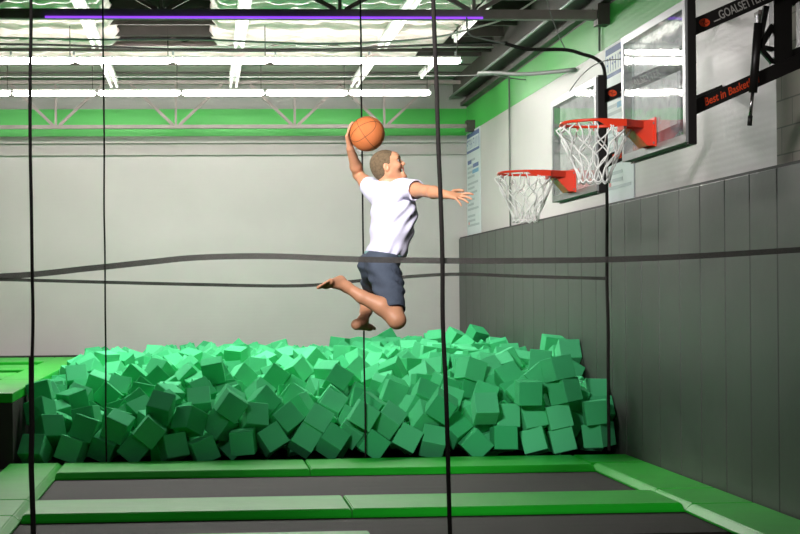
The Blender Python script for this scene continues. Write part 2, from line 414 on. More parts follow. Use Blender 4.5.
# ------------------------------------------------------------------ wall pads along the right wall
edges = [10.65, 11.2, 11.75, 12.35, 12.9, 13.5, 14.05, 14.6, 15.1]
while edges[-1] < 24: edges.append(round(edges[-1]+.61, 2))
edges[-1] = 24.28
y = 10.65
while y > 8.2: y -= .59; edges.insert(0, round(y, 2))
npad = 0
for k, (a, b) in enumerate(zip(edges, edges[1:])):
    npad += 1
    vis = a > 9.8 or b > 10.1
    lab = (('dark grey vinyl wall pad, nearest one at the right edge of the picture' if b < 10.7 else
            f'dark grey vinyl wall pad, {ORD[npad-4]} from the right edge of the picture'))
    if b < 10.0: continue
    o = MB().box(4.15, XW-.055 if a < 10.9 else XW-.003, a+.006, b-.006, -.10, 2.49, .006).build('wall_pad', M['wallpad'])
    tag(o, lab, 'wall pad', 'dark grey pads covering the right wall')
struct(MB().box(4.17, XW, 9.5, YB, 2.49, 2.515).build('trim_5', M['trim_dark']))

# ------------------------------------------------------------------ floor pads and trampoline beds
def pad(x0, x1, y0, y1, z, label, name='floor_pad', side=None, h=.062, bev=.05, tri=None):
    """foam pad: flat top, sloping skirt on the sides given in `side` (letters l r f b)"""
    side = side or ''
    bm = MB(); L = bev if 'l' in side else .008; R = bev if 'r' in side else .008; F = bev if 'f' in side else .008; B = bev if 'b' in side else .008
    bot = [(x0, y0), (x1, y0), (x1, y1), (x0, y1)]
    top = [(x0+L, y0+F), (x1-R, y0+F), (x1-R, y1-B), (x0+L, y1-B)]
    lv = [bm.bm.verts.new((x, yy, z-h)) for x, yy in bot]
    mv = [bm.bm.verts.new((x, yy, z-h*.75)) for x, yy in bot]
    tv = [bm.bm.verts.new((x, yy, z)) for x, yy in top]
    bm.bm.faces.new(tv); bm.bm.faces.new(list(reversed(lv)))
    for A, B2 in ((lv, mv), (mv, tv)):
        for i in range(4): bm.bm.faces.new((A[i], A[(i+1) % 4], B2[(i+1) % 4], B2[i]))
    bmesh.ops.bevel(bm.bm, geom=[e for e in bm.bm.edges if all(v in tv for v in e.verts)], offset=.008, segments=2, affect='EDGES')
    o = bm.build(name, M['pad'])
    return tag(o, label, 'floor pad', 'green vinyl pads around the trampolines')
pad(-1.37, .95, 13.72, 14.6, 0, 'bright green pad along the front of the foam pit, left half', side='f')
pad(.955, 3.6, 13.72, 14.6, 0, 'bright green pad along the front of the foam pit, right half', side='f')
pad(-1.36, 1.08, 11.12, 11.98, 0, 'green pad crossing between the two trampoline beds, left half', side='fb')
pad(1.085, 3.6, 11.12, 11.98, 0, 'green pad crossing between the two trampoline beds, right half', side='fb')
pad(-.6, 1.1, 9.35, 10.17, 0, 'green pad cut off by the bottom edge of the picture, below the jumping person', side='b')
pad(-1.9, -1.37, 12.0, 14.6, 0, 'green pad on the left running away beside the far trampoline bed', side='r')
pad(-1.9, -1.37, 11.13, 11.995, 0, 'short green corner pad on the left at the end of the middle cross pad', side='r')
pad(-1.9, -1.37, 8.4, 11.125, 0, 'green pad at the bottom left corner beside the near trampoline bed', side='r')
pad(3.605, 4.145, 11.995, 13.9, 0, 'dark green pad along the right wall beside the far trampoline bed', side='l')
pad(3.605, 4.145, 13.905, 14.6, 0, 'small green corner pad at the right wall in front of the foam pit', side='')
pad(3.605, 4.145, 11.12, 11.99, 0, 'short green pad at the right wall at the end of the middle cross pad', side='l')
pad(3.605, 4.145, 8.4, 11.115, 0, 'long dark green pad in the bottom right corner along the wall', side='l')
for a, b, l in ((11.985, 13.715, 'dark far trampoline bed between the pit pad and the middle pad'), (8.4, 11.115, 'dark near trampoline bed at the bottom of the picture')):
    if a < 9:
        o = MB().box(-1.365, 3.6, 10.18, b, -.10, -.066).build('trampoline_bed', M['mat'])
    else:
        o = MB().box(-1.365, 3.6, a, b, -.10, -.066).build('trampoline_bed', M['mat'])
    tag(o, l, 'trampoline', 'dark trampoline beds')
struct(MB().box(-11, -1.905, 8, 14.59, -.104, -.05).build('trim_6', M['deck_dark']))

# raised deck left of the pit, with its own pads and beds
dk = empty('raised_deck', (-3, 18, 0), 'raised trampoline deck with green top left of the foam pit', 'raised deck')
MB().box(-9, -1.86, 14.62, 23.45, -.10, .58).build('deck_body', M['deck_dark'], dk)
def dpad(x0, x1, y0, y1, nm='deck_pad', m='pad', z=.68):
    return MB().box(x0, x1, y0, y1, .582, z, .012).build(nm, M[m], dk)
dpad(-2.3, -1.86, 14.62, 17.0); dpad(-9, -2.305, 14.62, 16.2)
dpad(-2.3, -1.86, 17.005, 23.2)
dpad(-9, -2.305, 16.205, 17.2, 'deck_bed', 'mat', .63)
dpad(-9, -2.305, 17.205, 18.6); dpad(-9, -2.305, 18.605, 19.3, 'deck_bed', 'mat', .62)
dpad(-9, -2.305, 19.305, 20.7); dpad(-9, -2.305, 20.705, 21.7, 'deck_bed', 'mat', .62)
dpad(-9, -2.305, 21.705, 23.2)
MB().box(-9, -1.86, 23.21, 23.45, .582, .70).build('deck_edge', M['trim_dark'], dk)
struct(MB().box(-1.9, 4.14, 14.66, YB, -.104, -.09).build('trim_7', M['deck_dark']))

# ------------------------------------------------------------------ nets: cords and bands
def cord(name, pts, r, par, m='rope', flat=1.): return MB().tube(smoothpath(pts, 8), r, 8, flat=flat).build(name, M[m], par, True)
def wob(p0, p1, n, a, seed):
    R = random.Random(seed); p0, p1 = Vector(p0), Vector(p1)
    return [p0.lerp(p1, i/n)+(Vector((R.uniform(-a, a), R.uniform(-a, a), 0)) if 0 < i < n else Vector()) for i in range(n+1)]
fn = empty('pit_net', (1.5, 14.63, 0), 'far safety net: thin dark cords and grey band before the foam pit', 'safety net')
YN = 14.64
cord('vertical_cord', wob((-.965, YN, 0), (-.96, YN, 4.49), 9, .004, 1), .0085, fn)
cord('vertical_cord', wob((1.56, YN, -.0), (1.55, YN, 4.49), 9, .004, 2), .0085, fn)
cord('vertical_cord', wob((3.985, YN, 0.03), (3.98, YN, 3.72), 9, .004, 3), .017, fn)
MB().ribbon(smoothpath([(-8.5, YN-.04, 1.74), (-5, YN-.04, 1.80), (-2.6, YN-.03, 1.78), (-1.97, YN-.02, 1.775), (-1.1, YN-.02, 1.745), (-.04, YN-.02, 1.71), (.93, YN-.02, 1.69), (1.6, YN-.02, 1.74), (2.41, YN-.02, 1.79), (3.1, YN-.02, 1.765), (3.975, YN-.02, 1.735)]), .032, .006).build('horizontal_band', M['band'], fn)
cord('top_cable', [(2.98, YN, 4.06), (3.22, YN, 4.005), (3.58, YN, 4.0), (3.76, YN, 3.955), (3.87, YN, 3.92), (3.955, YN, 3.85), (3.98, YN, 3.72)], .018, fn)
cord('top_cable', [(2.6, YN, 4.32), (2.62, YN, 4.16), (2.75, YN, 4.11), (2.98, YN, 4.06)], .009, fn, 'cable_grey')
cord('support_wire', [(3.58, YN, 4.01), (3.49, YN, 4.21), (3.33, YN, 4.7)], .005, fn, 'cable_grey')
cord('support_wire', [(3.55, YN-.05, 3.5), (3.74, YN-.05, 3.75), (3.95, YN-.05, 3.88), (4.24, YN-.05, 3.9)], .0045, fn, 'cable_grey')
nn = empty('court_net', (0, 8.9, 0), 'near safety net: thick black cords and dark sagging band before the person', 'safety net')
YC = 8.9
cord('vertical_cord', wob((-1.02, YC, 0.0), (-1.005, YC, 4.3), 12, .006, 4), .010, nn)
cord('vertical_cord', wob((1.455, YC, 0.0), (1.365, YC, 4.3), 12, .005, 5), .0135, nn)
cord('lower_sleeve', wob((-1.022, YC, 0.0), (-1.02, YC, 1.25), 6, .006, 6), .016, nn)
MB().ribbon(smoothpath([(-8.0, YC+.02, 1.80), (-4.5, YC+.02, 1.70), (-2.2, YC+.02, 1.715), (-1.20, YC+.02, 1.725), (-.68, YC+.02, 1.768), (-.35, YC+.02, 1.80), (-.03, YC+.02, 1.828), (.4, YC+.02, 1.832), (.9, YC+.02, 1.81), (1.46, YC+.02, 1.797), (1.9, YC+.02, 1.794), (2.44, YC+.02, 1.797), (3.0, YC+.02, 1.815), (3.63, YC+.02, 1.848), (4.15, YC+.02, 1.87)]), .035, .006).build('horizontal_band', M['band'], nn)

# ------------------------------------------------------------------ lettering helper (flat letters made into a mesh)
def text_part(body, size, mtx, m, parent, name='lettering', shear=0., ext=.0008, bold=0.):
    cu = D.curves.new(name, 'FONT'); cu.body = body; cu.size = size; cu.extrude = ext; cu.shear = shear; cu.offset = bold
    cu.resolution_u = 3
    tmp = D.objects.new(name, cu); COL.objects.link(tmp)
    dg = bpy.context.evaluated_depsgraph_get()
    me = D.meshes.new_from_object(tmp.evaluated_get(dg))
    D.objects.remove(tmp); D.curves.remove(cu)
    me.transform(mtx); me.materials.clear(); me.materials.append(M[m])
    me.name = name
    o = D.objects.new(name, me); COL.objects.link(o)
    if parent is not None: o.parent = parent; o.location = -abs_loc(parent)
    return o

# ------------------------------------------------------------------ basketball hoops
def hoop(yn, yf, zb, zt, label, hardware):
    """wall-mounted glass backboard; yn/yf near and far edges, zb/zt bottom and top"""
    X = 3.2; yc = (yn+yf)/2; zr = zb+.21
    t = empty('basketball_hoop', (XW, yc, zb), label, 'basketball hoop', 'basketball hoops on the right wall')
    fw = .055
    MB().box(X-.006, X+.006, yn+fw, yf-fw, zb+fw, zt-fw).build('backboard_glass', M['glass'], t)
    fr = MB()
    fr.box(X-.012, X+.055, yn, yf, zb, zb+fw).box(X-.012, X+.055, yn, yf, zt-fw, zt)
    fr.box(X-.012, X+.055, yf-fw, yf, zb+fw, zt-fw).box(X-.012, X+.004, yn, yn+fw, zb+fw, zt-fw)
    f = fr.build('backboard_frame', M['alu'], t)
    MB().box(X+.004, X+.058, yn-.012, yn+.05, zb-.015, zt+.015).build('side_rail', M['black'], f)
    MB().box(X+.055, X+.075, yn+.05, yf, zb-.012, zb+.03).build('back_rail', M['black'], f)
    # rim
    R = .229; cx = X-.43
    rim = MB().tube([(cx+R*math.cos(a), yc+R*math.sin(a), zr) for a in [2*PI*k/48 for k in range(48)]], .0105, 10, True).build('rim', M['red'], t, True)
    for k in range(12):
        lug = MB()
        a = 2*PI*(k+.5)/12
        lug.tube([(cx+(R-.012)*math.cos(a), yc+(R-.012)*math.sin(a), zr-.008), (cx+R*math.cos(a), yc+R*math.sin(a), zr-.026), (cx+(R+.012)*math.cos(a), yc+(R+.012)*math.sin(a), zr-.008)], .0035, 6)
        lug.build('net_hook', M['red'], rim)
    bk = MB()
    bk.prism([(cx+.10, yc-.205), (cx+.30, yc-.10), (X-.014, yc-.10), (X-.014, yc+.10), (cx+.30, yc+.10), (cx+.10, yc+.205), (cx+.215, yc+.075), (cx+.235, yc), (cx+.215, yc-.075)], zr+.002, zr+.012, 'Z')
    bk.prism([(cx-.03, zr-.010), (cx+.03, zr-.045), (cx+.17, zr-.045), (cx+.17, zr+.004), (cx-.03, zr+.004)], yc-.245, yc-.238)
    bk.prism([(cx+.15, yc-.245), (X-.1, yc-.105), (X-.1, yc-.09), (cx+.15, yc-.23)], zr-.045, zr+.006, 'Z')
    bk.prism([(cx+.20, zr-.05), (X-.014, zr-.05), (X-.014, zr+.012), (cx+.20, zr+.012)], yc-.105, yc+.105)
    for s in (-1, 1):
        bk.prism([(cx+.245, zr-.05), (X-.075, zr-.168), (X-.014, zr-.168), (X-.014, zr-.05)], yc+s*.1-.005, yc+s*.1+.005)
    bk.prism([(cx+.245, zr-.05), (cx+.26, zr-.05), (X-.06, zr-.168), (X-.075, zr-.168)], yc-.1, yc+.1)
    b = bk.build('rim_bracket', M['red'], t)
    MB().box(X-.026, X-.013, yc-.12, yc+.12, zr-.175, zr+.03).build('mounting_plate', M['red'], b)
    for yy in (-.105, .105):
        for zz in (-.15, -.01): MB().tube([(X-.034, yc+yy, zr+zz), (X-.026, yc+yy, zr+zz)], .009, 8).build('bolt', M['alu'], b)
    # net: crossing cords
    n = MB(); NC = 12
    def rad(u): return .222*(1-u)**1.25*.62+.105+ (.222*.38-.0)*(1-u)*.98*.35
    for sgn in (-1, 1):
        for k in range(NC):
            pts = []
            for i in range(17):
                u = i/16; a = 2*PI*(k+.5)/NC+sgn*2*PI/NC*(1.9*u+.0)
                a += sgn*.10*math.sin(u*PI*3.8+k)
                rr = rad(u)+.006*math.sin(5*u+k*1.7)
                if i == 0: rr = R
                pts.append((cx+rr*math.cos(a), yc+rr*math.sin(a), zr-.022-.38*u-.01*math.sin(k*2.1)*u))
            n.tube(pts, .0056, 5)
    for k in range(NC):      # hanging bottom loops
        a0 = 2*PI*(k+.5)/NC; a1 = a0+2*PI/NC; r = .108; pts = []
        for i in range(7):
            u = i/6; a = a0+(a1-a0)*u
            pts.append((cx+r*math.cos(a), yc+r*math.sin(a), zr-.40-.025*math.sin(PI*u)))
        n.tube(pts, .006, 5)
    n.build('hoop_net', M['cord'], t, True)
    # arms: a pair at the near edge and a pair at the far edge
    sl = (3.60-3.35)/(3.84-3.26)
    ya = yn+.10
    for j, yy in enumerate((ya,)):
        for z0, hh in ((zb+.76, .105), (zb+.225, .095)):
            x0, x1 = X+.045, (4.12 if hardware else 4.03)
            a = MB().obox((x0, yy, z0-.0), (x1, yy, z0+sl*(x1-x0)), .05, hh).build('support_arm', M['black'], t)
            if j == 0:
                th = math.atan(sl); yt = yy-.0262
                base = Matrix.Translation((0, 0, 0))
                def place(xx, dz, sxx): return Matrix.Translation((xx, yt, z0+sl*(xx-x0)+dz)) @ Matrix.Rotation(-th, 4, 'Y') @ Matrix.Rotation(PI/2, 4, 'X') @ Matrix.Scale(sxx, 4, (1, 0, 0))
                if hh > .1:
                    text_part('GOALSETTER', .082, place(3.455, -.026, .66), 'lettering', a, bold=.001)
                    MB().obox((3.41, yt-.0008, z0+sl*(3.41-x0)-.022), (3.455, yt-.0008, z0+sl*(3.455-x0)-.022), .0015, .008).build('lettering', M['lettering'], a)
                    lx = 3.345; lz = z0+sl*(lx-x0)
                    lg = MB()
                    lg.prism([(lx+.034*math.cos(q)*1.1, lz+.028*math.sin(q)) for q in [2*PI*i/14 for i in range(14)]], yt-.002, yt)
                    l = lg.build('round_emblem', M['orange_print'], a)
                    MB().tube([(lx-.026, yt-.003, lz), (lx-.01, yt-.003, lz+.008), (lx+.01, yt-.003, lz-.008), (lx+.026, yt-.003, lz+.002)], .002, 4).tube([(lx, yt-.003, lz-.022), (lx-.006, yt-.003, lz), (lx+.002, yt-.003, lz+.022)], .002, 4).build('emblem_lines', M['black'], l)
                else:
                    text_part('Best in Basketball', .072, place(3.345, -.022, .80), 'orange_print', a, shear=.35, bold=.0012)
    # wall mount
    for yy in (ya,):
        w = MB()
        zc = zb
        w.box(3.84, 3.965, yy+.03, yy+.12, zb+.5, zb+1.2)
        w.box(4.03, 4.12, yy+.03, yy+.12, zb+.60, zb+1.25)
        if not hardware:
            w = MB().box(3.93, 4.03, yy+.03, yy+.12, zb+.45, zb+1.2)
            for q in (.76, 1.34): w.obox((4.0, yy+.075, zb+q-.02), (XW-.002, yy+.075, zb+q+.1), .04, .05)
            w.build('wall_mount', M['black'], t); continue
        w.obox((3.84, yy+.07, zb+.64), (3.74, yy+.07, zb+.66), .03, .03)
        w.obox((3.75, yy+.06, zb+.65), (3.845, yy+.06, zb+.80), .03, .04)
        w.obox((3.745, yy+.06, zb+.66), (3.80, yy+.06, zb+.93), .03, .035)
        w.obox((3.75, yy+.06, zb+.65), (3.84, yy+.06, zb+.55), .03, .03)
        w.obox((3.965, yy+.07, zb+.60), (4.12, yy+.07, zb+.66), .04, .06)
        w.obox((3.965, yy+.07, zb+.95), (4.12, yy+.07, zb+1.1), .04, .06)
        w.box(4.10, XW-.002 if yy > 10.9 else XW-.052, yy-.06, yy+.16, zb+.62, zb+.80)
        w.box(4.10, XW-.002 if yy > 10.9 else XW-.052, yy-.06, yy+.16, zb+1.0, zb+1.3)
        w.build('wall_mount', M['black'], t)
    if hardware:
        yp = ya-.07
        pi = MB().tube([(3.695, yp, zb+.79), (3.655, yp, zb+.33)], .028, 12).build('height_adjuster', M['black'], t, True)
        MB().tube([(3.71, yp, zb+.88), (3.697, yp, zb+.785)], .012, 10).build('upper_rod', M['steel'], pi, True)
        MB().box(3.685, 3.705, yp-.02, yp+.02, zb+.79, zb+.85, .004).build('silver_bracket', M['chrome'], pi)
        MB().tube([(3.653, yp, zb+.335), (3.635, yp, zb+.17)], .011, 10).build('lower_rod', M['chrome'], pi, True)
        MB().tube([(3.635, yp, zb+.175), (3.63, yp, zb+.11)], .016, 10).build('rod_tip', M['black'], pi, True)
        MB().obox((3.71, yp-.005, zb+.86), (3.71, ya+.02, zb+.86), .02, .03).obox((3.67, yp, zb+.42), (3.67, ya+.02, zb+.42), .02, .03).build('adjuster_pin', M['steel'], pi)
    return t
hoop(9.75, 11.27, 2.59, 3.535, 'nearer basketball hoop with glass backboard on black arms at upper right', True)
hoop(12.02, 13.58, 2.425, 3.35, 'farther and lower basketball hoop with glass backboard, behind the nearer hoop', False)

# ------------------------------------------------------------------ banners on the right wall
def banner(y0, y1, z0, z1, label):
    t = empty('wall_banner', (XW, (y0+y1)/2, z0), label, 'banner', 'white rule banners on the right wall')
    MB().box(XW-.012, XW-.001, y0, y1, z0, z1).build('sheet', M['banner'], t)
    X = XW-.0145; W = y1-y0
    h = MB().box(X, X+.002, y0+.03*W, y1-.03*W, z1-.34, z1-.03).build('header', M['blue'], t)
    MB().box(X-.002, X, y0+.06*W, y1-.06*W, z1-.30, z1-.10).build('header_panel', M['banner'], h)
    R = random.Random(5); lt = MB(); y = y0+.10*W
    while y < y1-.12*W:
        w = .04*W
        lt.box(X-.004, X-.002, y, y+w*.35, z1-.28, z1-.13)
        if R.random() < .6: lt.box(X-.004, X-.002, y, y+w*1.3, z1-.155, z1-.13)
        if R.random() < .5: lt.box(X-.004, X-.002, y, y+w*1.2, z1-.215, z1-.195)
        y += .095*W
    lt.build('header_lettering', M['blue'], h)
    tx = MB(); z = z1-.45; k = 0
    while z > z0+.1:
        a = R.uniform(.45, .85)
        tx.box(X, X+.002, y1-.08*W-a*W, y1-.08*W, z-.035, z)
        z -= .075 if k % 3 else .11
        k += 1
    tx.build('text_lines', M['greyprint'], t)
    MB().box(X-.001, X+.001, y0+.1*W, y0+.55*W, z0+.98, z0+1.04).build('blue_line', M['cyan'], t)
    MB().box(X-.001, X+.001, y0+.62*W, y0+.9*W, z1-.52, z1-.46).box(X-.001, X+.001, y0+.1*W, y0+.5*W, z1-.60, z1-.54).build('subheading', M['blue'], t)
    MB().box(X-.001, X+.001, y1-.2*W, y1-.12*W, z0+.18, z0+.22).build('pink_mark', M['pinkprint'], t)
banner(23.08, 24.26, 2.53, 4.2, 'narrow white text banner in the far corner by the back wall')
banner(14.75, 15.78, 2.53, 4.2, 'tall white text banner with blue heading, behind the glass of the nearer hoop')

# ------------------------------------------------------------------ implicit-surface modelling for the person
class Field:
    def __init__(s, lo, hi, h):
        s.lo = np.array(lo, np.float32); s.h = h
        s.n = [int(math.ceil((b-a)/h))+1 for a, b in zip(lo, hi)]
        s.F = np.full(s.n, 1.0, np.float32)
    def win(s, lo, hi, pad):
        i0 = [max(0, int((lo[k]-pad-s.lo[k])/s.h)) for k in range(3)]
        i1 = [min(s.n[k], int((hi[k]+pad-s.lo[k])/s.h)+2) for k in range(3)]
        sl = tuple(slice(a, b) for a, b in zip(i0, i1))
        g = np.meshgrid(*[s.lo[k]+s.h*np.arange(i0[k], i1[k], dtype=np.float32) for k in range(3)], indexing='ij')
        return sl, g
    def add(s, sl, d, k, op='u'):
        a = s.F[sl]
        if op == 's': d = -d; a2 = np.maximum(a, d); s.F[sl] = a2 if k <= 0 else a2+np.maximum(k-np.abs(a-d), 0)**2/(4*k); return
        if k > 0: s.F[sl] = np.minimum(a, d)-np.maximum(k-np.abs(a-d), 0)**2/(4*k)
        else: s.F[sl] = np.minimum(a, d)
    def cone(s, p0, r0, p1, r1, k=.02, op='u'):
        p0 = np.array(p0, np.float32); p1 = np.array(p1, np.float32); r = max(r0, r1)
        sl, (X, Y, Z) = s.win(np.minimum(p0, p1)-r, np.maximum(p0, p1)+r, k+.03)
        d = p1-p0; L = float(d@d)+1e-9
        t = np.clip(((X-p0[0])*d[0]+(Y-p0[1])*d[1]+(Z-p0[2])*d[2])/L, 0, 1)
        dist = np.sqrt((X-p0[0]-t*d[0])**2+(Y-p0[1]-t*d[1])**2+(Z-p0[2]-t*d[2])**2)-(r0+(r1-r0)*t)
        s.add(sl, dist, k, op)
    def chain(s, pts, k=.015):
        for (p, r), (q, w) in zip(pts, pts[1:]): s.cone(p, r, q, w, k)
    def ell(s, c, rad, axes=None, k=.02, op='u'):
        c = np.array(c, np.float32); m = max(rad)
        sl, (X, Y, Z) = s.win(c-m, c+m, k+.03)
        A = np.eye(3) if axes is None else np.array(axes, float)
        q0 = 0; q1 = 0
        for i in range(3):
            a = A[i]/np.linalg.norm(A[i]); u = ((X-c[0])*a[0]+(Y-c[1])*a[1]+(Z-c[2])*a[2])
            q0 = q0+(u/rad[i])**2; q1 = q1+(u/rad[i]**2)**2
        k0 = np.sqrt(q0)+1e-9; k1 = np.sqrt(q1)+1e-9
        s.add(sl, k0*(k0-1)/k1, k, op)
    def grid(s): return np.meshgrid(*[s.lo[k]+s.h*np.arange(s.n[k], dtype=np.float32) for k in range(3)], indexing='ij')
    def mesh(s, name, m, parent=None, smooth_it=1):
        F = s.F; F = np.where(F == 0, 1e-6, F); ins = F < 0
        def sh(a, i, j, k): return a[i:a.shape[0]-1+i, j:a.shape[1]-1+j, k:a.shape[2]-1+k]
        cnt = np.zeros([n-1 for n in s.n], np.uint8)
        for i in (0, 1):
            for j in (0, 1):
                for k in (0, 1): cnt += sh(ins, i, j, k)
        act = (cnt > 0) & (cnt < 8); idx = np.argwhere(act)
        ident = np.full(act.shape, -1, np.int32); ident[act] = np.arange(len(idx))
        acc = np.zeros((len(idx), 3)); nn_ = np.zeros(len(idx))
        C = [(i, j, k) for i in (0, 1) for j in (0, 1) for k in (0, 1)]
        val = {c: F[idx[:, 0]+c[0], idx[:, 1]+c[1], idx[:, 2]+c[2]] for c in C}
        for a in C:
            for ax in range(3):
                if a[ax]: continue
                b = list(a); b[ax] = 1; b = tuple(b)
                x = (val[a] < 0) != (val[b] < 0)
                t = np.where(x, val[a]/np.where(x, val[a]-val[b], 1), 0)
                p = np.tile(np.array(a, float), (len(idx), 1)); p[:, ax] += t
                acc += p*x[:, None]; nn_ += x
        V = (idx+acc/nn_[:, None])*s.h+s.lo
        Q = []
        for ax in range(3):
            o1, o2 = [(1, 2), (2, 0), (0, 1)][ax]
            A = np.take(ins, range(0, s.n[ax]-1), ax); B = np.take(ins, range(1, s.n[ax]), ax)
            e = np.argwhere(A != B)
            e = e[(e[:, o1] > 0) & (e[:, o2] > 0) & (e[:, o1] < s.n[o1]-1) & (e[:, o2] < s.n[o2]-1)]
            flip = A[e[:, 0], e[:, 1], e[:, 2]]
            q = []
            for d1, d2 in ((1, 1), (0, 1), (0, 0), (1, 0)):
                f = e.copy(); f[:, o1] -= d1; f[:, o2] -= d2
                q.append(ident[f[:, 0], f[:, 1], f[:, 2]])
            q = np.stack(q, 1); q[~flip] = q[~flip][:, ::-1]; Q.append(q)
        Q = np.concatenate(Q)
        me = D.meshes.new(name); me.from_pydata(V.tolist(), [], Q.tolist()); me.materials.append(m)
        bm = bmesh.new(); bm.from_mesh(me)
        for _ in range(smooth_it): bmesh.ops.smooth_vert(bm, verts=bm.verts, factor=.5, use_axis_x=True, use_axis_y=True, use_axis_z=True)
        bmesh.ops.recalc_face_normals(bm, faces=bm.faces)
        bm.to_mesh(me); bm.free()
        for p in me.polygons: p.use_smooth = True
        o = D.objects.new(name, me); COL.objects.link(o)
        if parent is not None: o.parent = parent; o.location = -abs_loc(parent)
        return o

# ------------------------------------------------------------------ the person
def nrm(v): v = np.array(v, float); return v/np.linalg.norm(v)
V3 = lambda *a: np.array(a, float)
ShR = V3(1.335, 9.86, 2.295); ElR = V3(1.44, 9.60, 2.262); WrR = V3(1.53, 9.37, 2.222)
ShL = V3(1.155, 10.14, 2.30); ElL = V3(1.075, 10.37, 2.43); WrL = V3(1.0, 10.19, 2.595)
BALL = V3(1.11, 10.12, 2.688); RB = .119
HipR = V3(1.20, 9.91, 1.79); KnR = V3(1.245, 9.72, 1.435); AnR = V3(.935, 9.81, 1.648)
HipL = V3(1.17, 10.08, 1.79); KnL = V3(1.18, 10.45, 1.63); AnL = V3(1.078, 10.2, 1.425)
HC = V3(1.226, 9.98, 2.466)            # middle of the skull
fx = nrm([.97, -.17, .16]); fy = nrm([.17, .985, 0]); fz = np.cross(fx, fy)   # face forward, face left, up
def hd(x, y, z): return HC+fx*x+fy*y+fz*z
HA = [fx, fy, fz]
sr = nrm(ShR-ShL); sr[2] = 0; sr = nrm(sr); sf = V3(-sr[1], sr[0], 0)      # shoulder right, chest forward
hr = nrm([.14, -.99, 0]); hf = V3(.99, .14, 0)
wr_ = nrm(sr+hr); wf = V3(-wr_[1], wr_[0], 0)
tilt = nrm([.16, 0, .98])

person = empty('person', (1.2, 10.0, 1.35), 'barefoot person leaping in mid-air in white t-shirt and dark shorts, left arm raised to dunk', 'person')
B = Field((.66, 9.02, 1.28), (1.78, 10.62, 2.86), .0058)
# torso
B.ell(V3(1.272, 10.0, 2.17), (.155, .10, .19), [sr, sf, tilt], .03)
B.cone(ShL*.85+ShR*.15, .06, ShR*.85+ShL*.15, .06, .05)
B.ell(V3(1.24, 10.0, 1.98), (.135, .092, .15), [wr_, wf, tilt], .05)
B.ell(V3(1.19, 10.0, 1.83), (.15, .105, .12), [hr, hf, fz], .05)
B.cone(HipR+V3(-.02, 0, .0), .075, HipR+V3(-.01, 0, -.05), .07, .03); B.cone(HipL+V3(-.01, 0, 0), .075, HipL+V3(-.0, 0, -.03), .07, .03)
# neck
B.cone(V3(1.235, 10.0, 2.30), .066, HC+fx*-.012+fz*-.06, .056, .03)
B.cone(V3(1.235, 10.0, 2.30), .05, ShR*.6+ShL*.4+V3(0, 0, .01), .04, .05); B.cone(V3(1.235, 10.0, 2.30), .05, ShL*.6+ShR*.4+V3(0, 0, .01), .04, .05)
# head
B.ell(hd(-.012, 0, .012), (.094, .072, .082), HA, .02)
B.ell(hd(.02, 0, -.02), (.070, .062, .085), HA, .03)
B.ell(hd(.052, 0, .038), (.042, .052, .040), HA, .02)                 # brow / forehead
for s in (-1, 1):
    B.ell(hd(.064, s*.04, -.022), (.030, .022, .026), HA, .02)        # cheekbones
    B.cone(hd(.012, s*.052, -.065), .016, hd(.085, s*.014, -.098), .015, .03)   # jaw line
    B.cone(hd(.082, s*.012, .030), .010, hd(.074, s*.044, .030), .009, .012)    # brow ridge
    B.ell(hd(.090, s*.030, .012), (.016, .015, .011), HA, .008, 's')   # eye sockets
B.ell(hd(.098, 0, -.098), (.022, .022, .016), HA, .02)                  # chin
B.cone(hd(.088, 0, .014), .008, hd(.113, 0, -.014), .0105, .01)         # nose
B.ell(hd(.104, .011, -.020), (.012, .008, .007), HA, .006); B.ell(hd(.104, -.011, -.020), (.012, .008, .007), HA, .006)
B.cone(hd(.098, -.018, -.036), .009, hd(.098, .018, -.036), .009, .012)   # upper lip base
B.cone(hd(.098, -.016, -.074), .009, hd(.098, .016, -.074), .009, .014)   # lower lip base
B.ell(hd(.100, 0, -.055), (.030, .021, .0125), HA, .004, 's')            # open mouth
for s in (-1, 1):                                                        # ears
    B.ell(hd(-.006, s*.074, -.022), (.019, .010, .030), [nrm(fx+.2*fz), fy, nrm(fz-.2*fx)], .006)
    B.ell(hd(-.001, s*.083, -.020), (.010, .006, .017), [fx, fy, fz], .003, 's')
# arms
def limb(a, b, c, r):
    B.chain([(a, r[0]), (a*.45+b*.55, r[1]), (b, r[2])], .02)
    d = nrm(c-b)
    B.chain([(b, r[2]), (b*.68+c*.32, r[3]), (c, r[4])], .02)
limb(ShR, ElR, WrR, (.056, .046, .037, .040, .027))
limb(ShL, ElL, WrL, (.056, .046, .037, .040, .027))
# legs
B.chain([(HipR-V3(.015,0,0), .08), (HipR*.55+KnR*.45, .07), (KnR, .056)], .03)
B.ell(KnR+V3(.008, -.004, -.008), (.058, .05, .055), None, .02)
B.chain([(KnR, .054), (KnR*.68+AnR*.32+V3(.012, 0, .018), .059), (KnR*.3+AnR*.7, .042), (AnR, .034)], .02)
B.chain([(HipL-V3(.015,0,0), .08), (HipL*.55+KnL*.45, .07), (KnL, .056)], .03)
B.chain([(KnL, .054), (KnL*.68+AnL*.32+V3(-.02, -.01, 0), .057), (KnL*.3+AnL*.7, .041), (AnL, .034)], .02)
